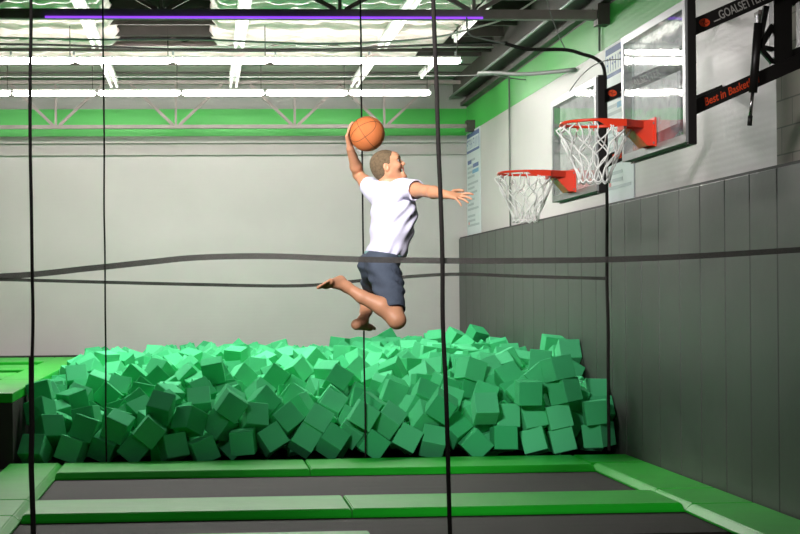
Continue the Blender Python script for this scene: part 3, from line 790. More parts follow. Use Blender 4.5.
# feet
def foot(an, heel, ball, toe, side, tr):
    """heel, ball of foot, toe line; side = direction of the big toe"""
    side = nrm(side)
    B.cone(an, .034, heel, .030, .02)
    B.cone(heel, .031, ball+side*.018, .024, .02); B.cone(heel, .028, ball-side*.022, .019, .02)
    B.cone(an, .031, ball*.7+an*.3, .024, .02)
    B.cone(ball+side*.03, .021, ball-side*.034, .017, .015)
    for k in range(5):
        f = k/4; b0 = ball+side*(.033-.066*f); L = (1.0, .98, .88, .76, .62)[k]; r = (.0135, .0098, .0092, .0088, .0082)[k]
        t = b0+(toe-ball)*L-side*.006*f
        m = b0*.45+t*.55+tr*.008
        B.chain([(b0, r*1.15), (m, r), (t, r*.92)], .004)
HeR = V3(.893, 9.825, 1.690); BaR = V3(.805, 9.755, 1.672); ToR = V3(.755, 9.715, 1.662)
foot(AnR, HeR, BaR, ToR, V3(-.5, .72, -.45), V3(0, 0, .5))
HeL = V3(1.028, 10.15, 1.395); BaL = V3(1.115, 10.30, 1.372); ToL = V3(1.145, 10.355, 1.362)
foot(AnL, HeL, BaL, ToL, V3(.7, -.5, .0), V3(0, 0, .6))
# hands: knuckle row, four unequal fingers and a thumb from the side of the palm
def hand(wr, kn, across, fingers, thumb):
    """wr wrist, kn middle of the knuckles, across = towards the index side; fingers: list of joint lists"""
    across = nrm(across)
    for f in (-1.2, -.4, .4, 1.2):
        B.cone(wr+across*f*.010, .0165, kn+across*f*.0245, .0118, .012)
    for k, js in enumerate(fingers):
        r = (.0092, .0096, .0092, .0082)[k]
        base = kn+across*(.030-.020*k)
        pts = [base*.75+wr*.25]+[base]+js
        B.chain([(p, r*(1.12-.09*i)) for i, p in enumerate(pts)], .0035)
    B.chain([(wr*.72+kn*.28+across*.014, .015), (thumb[0], .0125), (thumb[1], .0108), (thumb[2], .0094)], .006)
# right hand, reaching forward with spread fingers
dR = nrm(WrR-ElR); kR = WrR+V3(.058, -.06, -.014)
acR = V3(.55, .62, .40)
def fing(base, dirs, lens):
    out = []; p = base.copy()
    for d, l in zip(dirs, lens): p = p+nrm(d)*l; out.append(p)
    return out
acn = nrm(acR)
bs = [kR+acn*(.030-.020*k) for k in range(4)]
hand(WrR, kR, acR, [
    fing(bs[0], [V3(.8, -.5, .12), V3(.85, -.5, -.08), V3(.8, -.45, -.3)], (.042, .026, .02)),
    fing(bs[1], [V3(.8, -.62, -.12), V3(.8, -.6, -.35), V3(.7, -.5, -.5)], (.045, .028, .022)),
    fing(bs[2], [V3(.75, -.6, -.35), V3(.75, -.55, -.5), V3(.6, -.5, -.65)], (.042, .027, .02)),
    fing(bs[3], [V3(.45, -.7, -.62), V3(.45, -.6, -.8), V3(.3, -.5, -.9)], (.034, .021, .018))],
    (WrR+V3(.045, .012, .024), WrR+V3(.078, .016, .030), WrR+V3(.104, .006, .026)))
# left hand, palm against the ball, fingers wrapped over its far left side
def onball(d, off): return BALL+nrm(d)*(RB+off)
wl = WrL
kL = onball((-.95, .20, -.10), .017)
upd = V3(.0, .12, 1.)
acL = V3(.25, .95, 0)                     # index side lies away from the camera
fl = []
for k, (sp, cu) in enumerate(((.62, .0), (.30, .05), (-.02, .02), (-.36, -.06))):
    base = kL+nrm(acL)*(.030-.020*k)
    js = []
    L = (1.0, 1.06, 1.0, .82)[k]
    for st, a in ((.040*L, .34), (.066*L, .56), (.086*L, .74)):
        d = V3(-.95, .20, -.10)+nrm(acL)*(.25-.167*k)*1.0+V3(0, sp*st*7, st*10.5)
        js.append(onball(d, .0095))
    fl.append(js)
hand(wl, kL, acL, fl, (onball((-.62, .72, -.36), .013), onball((-.44, .86, -.30), .0115), onball((-.26, .93, -.20), .010)))
body = B.mesh('body', M['skin'], person, 1)

# hair
Hf = Field(tuple(HC-.14), tuple(HC+.15), .004)
Hf.ell(hd(-.014, 0, .014), (.100, .0775, .0885), HA, 0)
Hf.ell(hd(-.03, 0, -.02), (.078, .068, .085), HA, .02)
X, Y, Z = Hf.grid()
P = np.stack([X-HC[0], Y-HC[1], Z-HC[2]], -1)
lx = P@fx; ly = P@fy; lz = P@fz
jag = .0022*np.sin(lz*420+ly*90)+.002*np.sin(ly*300)
r1 = np.maximum(lx-.074-jag, .050-.25*(lx-.03)-lz)            # crown to the front hairline
r2 = np.maximum(lx-.030-jag, -.008-lz)                          # temples and sideburns
r3 = np.maximum(lx+.020-jag, -.086+.3*lx-lz)                    # behind the ear to the nape
keep = np.minimum(np.minimum(r1, r2), r3)
Hf.F = np.maximum(Hf.F, keep.astype(np.float32))+(.0012*np.sin(lx*310)*np.sin(ly*290)*np.sin(lz*330)).astype(np.float32)
Hf.mesh('hair', M['hair'], person, 1)
# eyes, brows, lips and mouth lining
for s in (-1, 1):
    e = MB(); bmesh.ops.create_uvsphere(e.bm, u_segments=16, v_segments=10, radius=.0125)
    bmesh.ops.translate(e.bm, verts=e.bm.verts, vec=Vector(hd(.0775, s*.030, .011))); eo = e.build('eye', M['eye_white'], person, True)
    e = MB(); bmesh.ops.create_uvsphere(e.bm, u_segments=12, v_segments=8, radius=.0082)
    bmesh.ops.translate(e.bm, verts=e.bm.verts, vec=Vector(hd(.0835, s*.0325, .011))); e.build('iris', M['eye_dark'], eo, True)
    MB().tube([hd(.094, s*.012, .030), hd(.092, s*.028, .037), hd(.078, s*.048, .034)], [.0038, .0055, .003], 6).build('eyebrow', M['hair'], person, True)
MB().tube([hd(.106-.03*abs(y)**1.5*60, y, z) for y, z in [(-.019, -.055), (-.014, -.043), (0, -.040), (.014, -.043), (.019, -.055), (.014, -.067), (0, -.070), (-.014, -.067)]], .0038, 6, True).build('lips', M['lip'], person, True)
e = MB(); bmesh.ops.create_uvsphere(e.bm, u_segments=16, v_segments=10, radius=1)
for v in e.bm.verts: v.co = Vector(hd(.078+v.co.x*.012, v.co.y*.019, -.055+v.co.z*.012))
e.build('mouth_lining', M['mouth'], person, True)

# t-shirt: a thin shell cut open at neck, sleeves and hem
T = Field((.90, 9.60, 1.80), (1.62, 10.42, 2.46), .0058)
T.ell(V3(1.275, 10.0, 2.165), (.182, .13, .20), [sr, sf, tilt], .03)
T.cone(ShL*.86+ShR*.14+V3(0, 0, -.005), .074, ShR*.86+ShL*.14+V3(0, 0, -.005), .074, .06)
T.ell(V3(1.245, 10.0, 2.0), (.16, .125, .17), [wr_, wf, tilt], .06)
T.ell(V3(1.208, 10.0, 1.87), (.168, .13, .12), [hr, hf, fz], .06)
T.cone(ShR, .070, ShR*.42+ElR*.58, .068, .035)
T.cone(ShL, .070, ShL*.5+ElL*.5, .064, .035)
T.cone(V3(1.24, 10., 2.28), .090, V3(1.245, 10., 2.37), .071, .03)
X, Y, Z = T.grid()
d1 = (.55*X+.2*Y+.8*Z); d2 = (.75*X-.1*Y-.62*Z)
w = .0062*np.sin(d2*95+2.2*np.sin(d1*9)+3*np.sin(Y*14))*(.6+.4*np.sin(d1*21+Y*8))+.0042*np.sin((.3*X+.95*Z)*48+2*np.sin(X*17)+Y*11)
fade = np.clip((2.33-Z)/.12, .25, 1)
Fo = T.F+(w*fade).astype(np.float32)
inner = Fo+.0105
def cutp(p, n): n = nrm(n); return (X-p[0])*n[0]+(Y-p[1])*n[1]+(Z-p[2])*n[2]
hem = -cutp(V3(1.07, 10, 1.888), V3(.17, 0, 1.))
slR = cutp(ShR*.50+ElR*.50, ElR-ShR+V3(.03, -.02, 0))
slL = cutp(ShL*.62+ElL*.38, ElL-ShL)
nkx = cutp(V3(1.24, 10., 2.345), V3(.28, 0, 1.)) #np.sqrt((X-1.245)**2+(Y-9.995)**2*.9+((Z-2.37)*1.0)**2)-.072
outer = np.maximum(Fo, hem); 
armR = np.maximum(slR, -(np.abs(Y-9.6)-.19)); 
outer = np.maximum(outer, np.where(Y < 9.82, slR, -1)); outer = np.maximum(outer, np.where((Y > 10.17) | (Z > 2.33), np.where(X < 1.17, slL, -1), -1))
outer = np.maximum(outer, -np.maximum(-nkx, np.sqrt((X-1.245)**2+(Y-9.998)**2)-.10))
T.F = np.maximum(outer, -inner).astype(np.float32)
T.mesh('t_shirt', M['shirt'], person, 1)
# teal hem band below the shirt
U = Field((.98, 9.78, 1.78), (1.46, 10.22, 1.95), .005)
U.ell(V3(1.208, 10.0, 1.87), (.177, .139, .135), [hr, hf, fz], 0)
X, Y, Z = U.grid()
hem0 = cutp(V3(1.07, 10, 1.884), V3(.17, 0, 1.))
U.F = np.maximum(np.maximum(np.maximum(U.F, -(U.F+.009)), hem0-.01), -hem0-.013).astype(np.float32)
U.mesh('undershirt_hem', M['hem'], person, 1)

# shorts
Q = Field((.95, 9.52, 1.40), (1.50, 10.62, 1.95), .0058)
Q.ell(V3(1.192, 10.0, 1.835), (.165, .125, .11), [hr, hf, fz], .03)
Q.cone(HipR+V3(-.018, 0, .01), .117, HipR*.25+KnR*.75+V3(.0, 0, 0), .083, .04)
Q.cone(HipL+V3(-.018, 0, .01), .113, HipL*.2+KnL*.8, .082, .04)
X, Y, Z = Q.grid()
w = .006*np.sin((.25*X+.97*Z)*95+2.5*np.sin(X*15+Y*7))*(.5+.5*np.sin(X*23+Z*9))+.006*np.sin(Z*38+X*22+2*np.sin(Y*15))
Fo = Q.F+w.astype(np.float32); inner = Fo+.011
a = cutp(HipR*.16+KnR*.84, KnR-HipR+V3(0, 0, .02)); bq = cutp(HipL*.14+KnL*.86, KnL-HipL)
waist = cutp(V3(1.07, 10, 1.895), V3(.17, 0, 1.))
o = np.maximum(Fo, waist); o = np.maximum(o, np.where(Y < 9.97, a, -1)); o = np.maximum(o, np.where(Y > 10.1, bq, -1))
Q.F = np.maximum(o, -inner).astype(np.float32)
Q.mesh('shorts', M['shorts'], person, 1)

# ------------------------------------------------------------------ basketball
bl = MB(); bmesh.ops.create_uvsphere(bl.bm, u_segments=64, v_segments=40, radius=RB)
ball = bl.build('basketball', M['ball'], smooth=True); ball.location = BALL
tag(ball, 'orange basketball with black seams in the raised hand of the jumping person', 'ball')
sm = MB(); RR = RB+.0003
rot = Matrix.Rotation(.5, 3, 'Z') @ Matrix.Rotation(.9, 3, 'X') @ Matrix.Rotation(.55, 3, 'Y')
def ringp(f): return [rot @ Vector(f(2*PI*k/72)) for k in range(72)]
sm.tube(ringp(lambda a: (RR*math.cos(a), RR*math.sin(a), 0)), .0016, 5, True)
sm.tube(ringp(lambda a: (RR*math.cos(a), 0, RR*math.sin(a))), .0016, 5, True)
for s in (-1, 1):
    def f(a, s=s):
        v = Vector((s*(.62+.20*math.cos(2*a)), math.cos(a)*.72, math.sin(a)*.72)); return v.normalized()*RR
    sm.tube(ringp(f), .0016, 5, True)
so = sm.build('seams', M['ball_line'], smooth=True); so.parent = ball

CUBES = [(-1683,14891,95,267,570,-750,203,0,0,1),(-1669,15298,84,793,-19,-601,-92,0,0,2),(-1317,14879,94,810,-128,-571,-54,0,0,3),(-1005,14969,116,813,60,-542,-205,0,0,4),(-902,15250,337,602,41,790,-108,2,1,1),(-870,14917,314,540,210,814,52,2,1,2),
(-539,15235,310,529,421,680,-285,2,1,3),(-160,14904,358,780,153,-504,337,2,1,4),(144,14988,316,484,-744,-163,-430,2,1,5),(480,15004,380,528,-835,-88,130,2,1,6),(731,15350,330,368,-169,-766,-499,2,1,7),(817,15011,353,165,-303,761,549,2,1,8),
(1117,15004,332,437,224,501,-713,2,1,9),(1179,15279,309,204,-246,-664,-676,2,1,10),(1488,15435,278,709,-13,335,621,2,1,11),(1563,14808,401,188,-188,-682,-681,2,1,12),(2724,15354,342,66,820,72,564,3,3,1),(2737,15648,347,952,-302,33,-39,3,3,2),
(2788,14854,447,0,-2,304,953,3,3,3),(3049,15226,336,602,-692,-289,-275,3,3,4),(3680,15460,466,295,-542,-642,-454,3,3,5),(3750,15150,540,535,47,837,108,3,3,6),(4021,15110,386,674,-227,-224,-666,3,3,7),(1660,14810,115,624,633,-327,320,1,2,1),
(1978,15126,165,139,624,-48,767,1,2,2),(1999,14850,158,98,858,38,502,1,2,3),(2265,14885,122,573,-274,724,-268,1,2,4),(-907,16053,352,584,-96,-788,170,3,1,1),(-834,15695,296,862,-366,337,-98,3,1,2),(-731,15859,453,124,-804,468,-346,3,1,3),
(-651,15457,402,265,106,281,-916,3,1,4),(-446,14996,487,382,615,-668,173,3,1,5),(-392,15467,460,342,-557,-3,-757,3,1,6),(-221,15234,356,643,-495,359,460,3,1,7),(-60,15484,500,259,678,-296,-622,3,1,8),(73,15684,354,400,912,78,52,3,1,9),
(252,14833,513,65,-296,57,-951,3,1,10),(581,15292,505,781,476,372,-158,3,1,11),(976,15517,432,206,-440,-511,-709,3,1,12),(1309,15510,433,158,-474,777,383,3,1,13),(2520,15443,485,799,-169,-560,140,4,3,1),(2765,15849,538,812,-161,55,-558,4,3,2),
(2878,15355,539,44,-739,-642,201,4,3,3),(3199,15435,534,396,-568,143,-707,4,3,4),(3214,15093,580,534,-777,-211,-258,4,3,5),(3219,14815,605,483,515,516,-484,4,3,6),(3430,15334,669,18,485,8,874,4,3,7),(3598,14867,610,266,727,141,-617,4,3,8),
(4016,15283,549,323,-651,305,-615,4,3,9),(-551,14816,268,255,-647,-680,232,1,1,1),(-351,15511,169,190,-733,-653,-19,1,1,2),(-32,15121,119,500,632,520,-284,1,1,3),(368,14830,154,575,-467,499,450,1,1,4),(656,14959,164,99,-740,601,-284,1,1,5),
(981,14941,148,122,863,166,462,1,1,6),(1256,14869,136,338,894,37,-293,1,1,7),(1466,15019,234,406,-742,-533,-23,1,1,8),(1653,15079,458,446,138,877,-113,3,2,1),(2135,15313,402,563,162,247,772,3,2,2),(2348,14839,481,439,-235,554,667,3,2,3),
(-709,14884,96,344,-11,-939,-4,0,1,1),(-651,15496,110,607,-485,-594,207,0,1,2),(-427,15279,48,45,-706,44,706,0,1,3),(-323,14882,105,180,-61,594,-782,0,1,4),(-26,14839,83,627,536,461,-327,0,1,5),(228,15593,61,632,391,-583,328,0,1,6),
(262,15215,97,661,644,285,-261,0,1,7),(638,15198,122,2,380,153,912,0,1,8),(863,15868,127,699,-294,257,599,0,1,9),(936,15191,116,76,645,135,748,0,1,10),(1343,15246,107,264,-21,-961,-81,0,1,11),(1691,15171,128,527,-402,725,-186,0,1,12),
(2854,16362,724,341,634,-623,305,6,3,1),(3061,16051,754,734,389,232,-506,6,3,2),(3530,17196,745,853,-215,455,-141,6,3,3),(3526,14854,838,170,756,60,-630,6,3,4),(2516,15006,226,367,224,-394,812,1,3,1),(2682,14808,96,265,-265,656,656,1,3,2),
(2969,14830,146,77,711,-696,62,1,3,3),(3231,15217,119,650,86,754,-44,1,3,4),(3304,14926,102,551,-536,572,287,1,3,5),(3565,15174,100,861,-12,-498,-102,1,3,6),(3580,14911,117,36,-648,752,-113,1,3,7),(3957,15547,124,348,-775,462,256,1,3,8),
(3975,15223,129,184,671,293,655,1,3,9),(3948,14889,164,295,600,-306,678,1,3,10),(1828,14878,344,170,263,-301,901,2,2,1),(2212,15038,352,682,-161,-545,461,2,2,2),(-1553,15071,278,237,-740,444,447,1,0,1),(-1194,14976,294,10,-573,66,817,1,0,2),
(2644,16186,568,860,-352,186,317,5,3,1),(2818,15822,778,177,578,69,-793,5,3,2),(3083,15868,568,521,-264,-775,242,5,3,3),(3199,15638,694,790,-255,498,-251,5,3,4),(3516,16529,621,51,768,635,61,5,3,5),(3387,15093,740,333,-2,940,-74,5,3,6),
(3957,16198,724,250,-95,-740,-618,5,3,7),(3955,15860,545,697,-649,-278,-124,5,3,8),(2761,15066,340,786,-250,539,-173,2,3,1),(3031,14989,364,49,999,-5,-7,2,3,2),(3291,14973,336,475,-542,355,-596,2,3,3),(3542,14914,350,501,-457,433,-594,2,3,4),
(3715,15209,296,295,-29,-575,-763,2,3,5),(3903,14825,398,486,-444,497,-564,2,3,6),(-1658,15242,436,565,-532,605,176,3,0,1),(-1530,15626,375,58,724,287,-625,3,0,2),(-1383,15812,501,601,-216,-661,-394,3,0,3),(-1202,16016,312,497,-722,-442,-189,3,0,4),
(-1096,18520,509,227,561,-724,331,5,1,1),(-806,17299,663,6,931,-143,-337,5,1,2),(-532,17230,628,275,263,534,-755,5,1,3),(-192,17083,657,408,-135,-650,-627,5,1,4),(-61,16880,588,612,749,-51,247,5,1,5),(86,16460,777,388,511,-613,461,5,1,6),
(127,16959,711,707,10,-337,-622,5,1,7),(262,16862,543,109,856,-176,-473,5,1,8),(415,17292,648,29,874,276,399,5,1,9),(795,17932,610,120,540,259,792,5,1,10),(824,17225,647,887,-120,-445,-16,5,1,11),(1098,17961,680,358,300,-52,-882,5,1,12),
(1291,17878,482,338,-128,-730,-580,5,1,13),(1443,16295,663,663,52,352,658,5,1,14),(1933,16549,552,795,35,-576,-185,4,2,1),(2044,16156,555,347,371,761,-404,4,2,2),(1999,15850,548,26,982,17,-184,4,2,3),(2223,15813,470,486,-653,-518,-264,4,2,4),
(2278,15527,540,428,-681,-576,-148,4,2,5),(3027,18508,805,445,-509,532,510,8,3,1),(3495,20816,962,522,-33,813,258,8,3,2),(3236,18802,832,474,522,474,528,8,3,3),(3595,20505,845,312,95,843,-429,8,3,4),(3262,18559,806,733,68,-675,-44,8,3,5),
(3834,21029,990,585,-217,-582,522,8,3,6),(3472,18893,838,731,-33,-44,-680,8,3,7),(3786,20274,803,345,-24,-938,-29,8,3,8),(3527,18630,774,716,-246,14,-654,8,3,9),(4009,20552,858,8,707,701,-92,8,3,10),(3730,18928,838,131,53,572,-808,8,3,11),
(3938,19862,834,146,-651,-689,-284,8,3,12),(3530,17662,786,570,-334,710,-244,8,3,13),(3808,18653,812,702,-198,665,-158,8,3,14),(3996,18968,749,706,-40,-219,-672,8,3,15),(3982,17006,985,702,89,-7,707,8,3,16),(4022,16750,872,556,439,-438,554,8,3,17),
(4022,16435,922,678,-202,202,678,8,3,18),(-1063,16456,510,346,-56,-936,42,4,1,1),(-961,16873,553,676,220,-604,-360,4,1,2),(-676,16539,551,531,-731,-305,-300,4,1,3),(-669,16184,546,48,94,30,994,4,1,4),(-397,15864,526,169,-928,-310,115,4,1,5),
(-396,16508,528,86,-700,3,709,4,1,6),(-374,16800,550,317,-587,-652,360,4,1,7),(-61,15849,563,355,295,-279,842,4,1,8),(-35,16534,537,748,196,-634,-14,4,1,9),(263,16219,492,585,-270,-734,215,4,1,10),(244,15513,495,919,292,266,-2,4,1,11),
(263,16545,542,147,129,755,626,4,1,12),(275,15847,502,840,-157,506,114,4,1,13),(298,17161,492,66,-308,-254,-915,4,1,14),(578,16171,500,444,-169,350,807,4,1,15),(592,16520,510,342,409,-145,-834,4,1,16),(927,16725,460,96,701,127,695,4,1,17),
(944,16470,464,340,-6,-938,76,4,1,18),(1031,17191,496,38,435,-262,-861,4,1,19),(1011,16098,476,689,548,-78,-468,4,1,20),(1267,16841,493,556,99,762,318,4,1,21),(1353,16533,497,117,-740,141,-647,4,1,22),(1361,16050,475,29,330,-16,943,4,1,23),
(1643,16478,468,57,841,-538,-17,4,1,24),(1614,16860,514,936,-29,262,233,4,1,25),(1670,16201,495,19,248,28,968,4,1,26),(1625,15556,466,235,965,13,-118,4,1,27),(-1714,15720,610,703,83,-80,-702,4,0,1),(-1681,16219,512,577,415,-695,-111,4,0,2),
(-1697,17164,487,966,-244,-76,-32,4,0,3),(-1668,16821,466,404,-912,65,8,4,0,4),(-1384,17186,502,685,348,-607,-202,4,0,5),(-1359,16206,498,494,-178,794,-307,4,0,6),(2136,17804,664,188,-423,-57,-884,6,2,1),(2138,17059,716,767,-577,-50,-277,6,2,2),
(2376,17322,731,7,540,840,-52,6,2,3),(2569,16742,721,543,384,180,-725,6,2,4),(-1713,18141,511,643,358,327,-593,5,0,1),(-1677,17511,495,262,109,-365,886,5,0,2),(-1661,18812,602,131,-490,-860,-45,5,0,3),(-1474,17347,659,395,-915,-77,-7,5,0,4),
(-1200,16948,616,739,195,43,643,5,0,5),(-1256,19206,772,254,701,-303,593,7,1,1),(-1062,19434,728,140,-491,847,152,7,1,2),(-1022,21677,667,249,-676,-693,-9,7,1,3),(-794,20517,664,616,-395,243,-637,7,1,4),(-578,18826,679,559,-558,-55,610,7,1,5),
(-547,19608,723,436,-711,474,282,7,1,6),(-395,19072,708,435,-459,151,760,7,1,7),(-236,18773,681,206,212,-776,557,7,1,8),(-198,19949,753,721,-87,-616,-306,7,1,9),(74,19566,697,407,-331,696,491,7,1,10),(20,20476,701,124,679,-6,724,7,1,11),
(219,20077,741,330,-171,561,739,7,1,12),(388,19033,818,703,-58,-672,-227,7,1,13),(746,21483,643,182,-917,-134,330,7,1,14),(799,19631,704,154,-942,-250,-159,7,1,15),(1071,19656,764,696,-206,-512,-459,7,1,16),(1294,19469,762,565,804,99,156,7,1,17),
(1382,19220,774,144,384,-610,678,7,1,18),(1714,21142,626,281,-203,-846,-405,7,1,19),(1928,18858,750,711,48,-571,408,7,1,20),(-1124,18772,630,393,883,-256,-23,6,1,1),(-817,20095,651,887,-165,30,430,6,1,2),(-538,17565,712,287,176,263,904,6,1,3),
(-414,17846,659,286,208,740,-572,6,1,4),(-155,17997,714,242,801,-422,-349,6,1,5),(-194,17458,640,378,75,-877,-288,6,1,6),(313,17993,656,472,371,-248,761,6,1,7),(601,18340,689,21,697,283,658,6,1,8),(736,18863,653,136,238,272,-923,6,1,9),
(1031,19366,651,494,68,365,-786,6,1,10),(1156,18422,696,715,-571,309,258,6,1,11),(1491,18926,607,345,-912,201,99,6,1,12),(1398,17030,700,261,-47,-196,944,6,1,13),(1665,18374,664,94,229,335,-909,6,1,14),(1790,17588,692,386,-14,-894,227,6,1,15),
(-1471,15367,288,387,-764,-224,-464,2,0,1),(-1195,15246,367,124,633,-48,763,2,0,2),(1944,17151,620,259,408,-785,387,5,2,1),(2026,16863,569,192,-795,-18,575,5,2,2),(2254,16595,508,116,407,-785,452,5,2,3),(2359,16155,606,17,-666,-742,75,5,2,4),
(2412,16462,665,317,-151,434,830,5,2,5),(2532,15834,607,156,-177,65,-970,5,2,6),(2963,17425,733,361,560,646,-374,7,3,1),(2930,16999,730,0,45,366,-930,7,3,2),(3106,18194,734,52,896,99,-429,7,3,3),(3197,17600,813,688,28,-723,50,7,3,4),
(3224,17301,776,421,548,273,669,7,3,5),(3234,17005,756,300,621,-280,-668,7,3,6),(3271,16348,780,463,643,541,-283,7,3,7),(3384,16666,842,588,-611,391,359,7,3,8),(3774,17705,762,205,-976,6,75,7,3,9),(3669,16275,829,642,-31,741,-196,7,3,10),
(-1618,19671,669,706,-46,-547,-448,6,0,1),(-1551,19330,698,122,517,-558,-638,6,0,2),(-1406,18622,662,398,-255,-327,-819,6,0,3),(-1226,20960,723,771,-11,530,354,8,1,1),(-1214,22873,671,335,68,936,-77,8,1,2),(-749,22078,726,364,624,-614,317,8,1,3),
(-600,21562,717,324,-124,935,74,8,1,4),(-457,20220,758,773,-199,-602,36,8,1,5),(-258,23835,681,624,229,-734,-140,8,1,6),(-266,23481,695,123,558,-714,-406,8,1,7),(-5,23100,659,204,752,207,592,8,1,8),(22,23880,711,460,753,186,432,8,1,9),
(61,20884,724,622,-624,309,358,8,1,10),(88,22143,730,414,-571,702,-102,8,1,11),(394,22114,731,619,-373,-623,298,8,1,12),(525,22622,763,826,431,-290,217,8,1,13),(449,19476,831,574,352,-539,506,8,1,14),(723,22378,724,101,652,-660,359,8,1,15),
(832,21107,723,241,581,610,-481,8,1,16),(1123,22262,808,394,-463,-558,-565,8,1,17),(1134,21978,750,48,403,16,-914,8,1,18),(1756,22800,639,433,823,104,-352,8,1,19),(1874,22053,683,41,592,217,-776,8,1,20),(2093,23233,808,380,568,384,-621,8,1,21),
(1786,19157,825,371,-631,-380,-566,8,1,22),(2084,22914,724,234,815,412,334,8,1,23),(2347,22779,724,677,-34,-664,-314,8,1,24),(2413,23267,801,226,643,103,-725,8,1,25),(2318,21031,720,573,-467,-81,-668,8,2,1),(2471,21883,769,150,966,-202,-60,8,2,2),
(2422,21396,719,224,777,302,505,8,2,3),(2739,23990,777,103,299,-639,-702,8,2,4),(2697,23215,766,426,572,555,-429,8,2,5),(2928,24112,885,490,103,-832,241,8,2,6),(2620,21031,690,192,-614,279,-713,8,2,7),(2768,22115,715,886,338,-316,37,8,2,8),
(2936,23273,785,606,795,-12,0,8,2,9),(2990,22664,761,286,-715,418,482,8,2,10),(2877,21103,790,680,163,-691,-184,8,2,11),(3019,21544,844,687,-114,-714,74,8,2,12),(2733,18984,821,434,347,462,-691,8,2,13),(3149,21103,797,454,538,-668,241,8,2,14),
(2784,18450,832,4,758,1,652,8,2,15),(3012,19512,819,782,-621,46,-40,8,2,16),(3293,21272,926,536,258,114,-795,8,2,17),(3004,18955,800,650,-161,693,-268,8,2,18),(2107,18328,724,314,855,-393,-126,7,2,1),(2375,19214,715,474,-699,-428,-322,7,2,2),
(2395,18865,756,254,653,663,264,7,2,3),(2438,18405,745,51,408,-781,-470,7,2,4),(2426,17903,724,204,-319,778,501,7,2,5),(2750,18055,741,137,-491,277,-815,7,2,6),(2677,17065,765,687,-258,377,565,7,2,7),(2633,15579,81,679,-72,-719,130,0,3,1),
(2603,15335,136,979,-100,180,-5,0,3,2),(2899,15109,87,818,41,574,-6,0,3,3),(-1446,18996,712,30,322,-362,-874,7,0,1),(-1562,20613,696,111,604,739,-277,7,0,2),(-1661,22756,695,162,-123,780,-591,8,0,1),(2032,15853,97,606,-204,680,-358,0,2,1)]
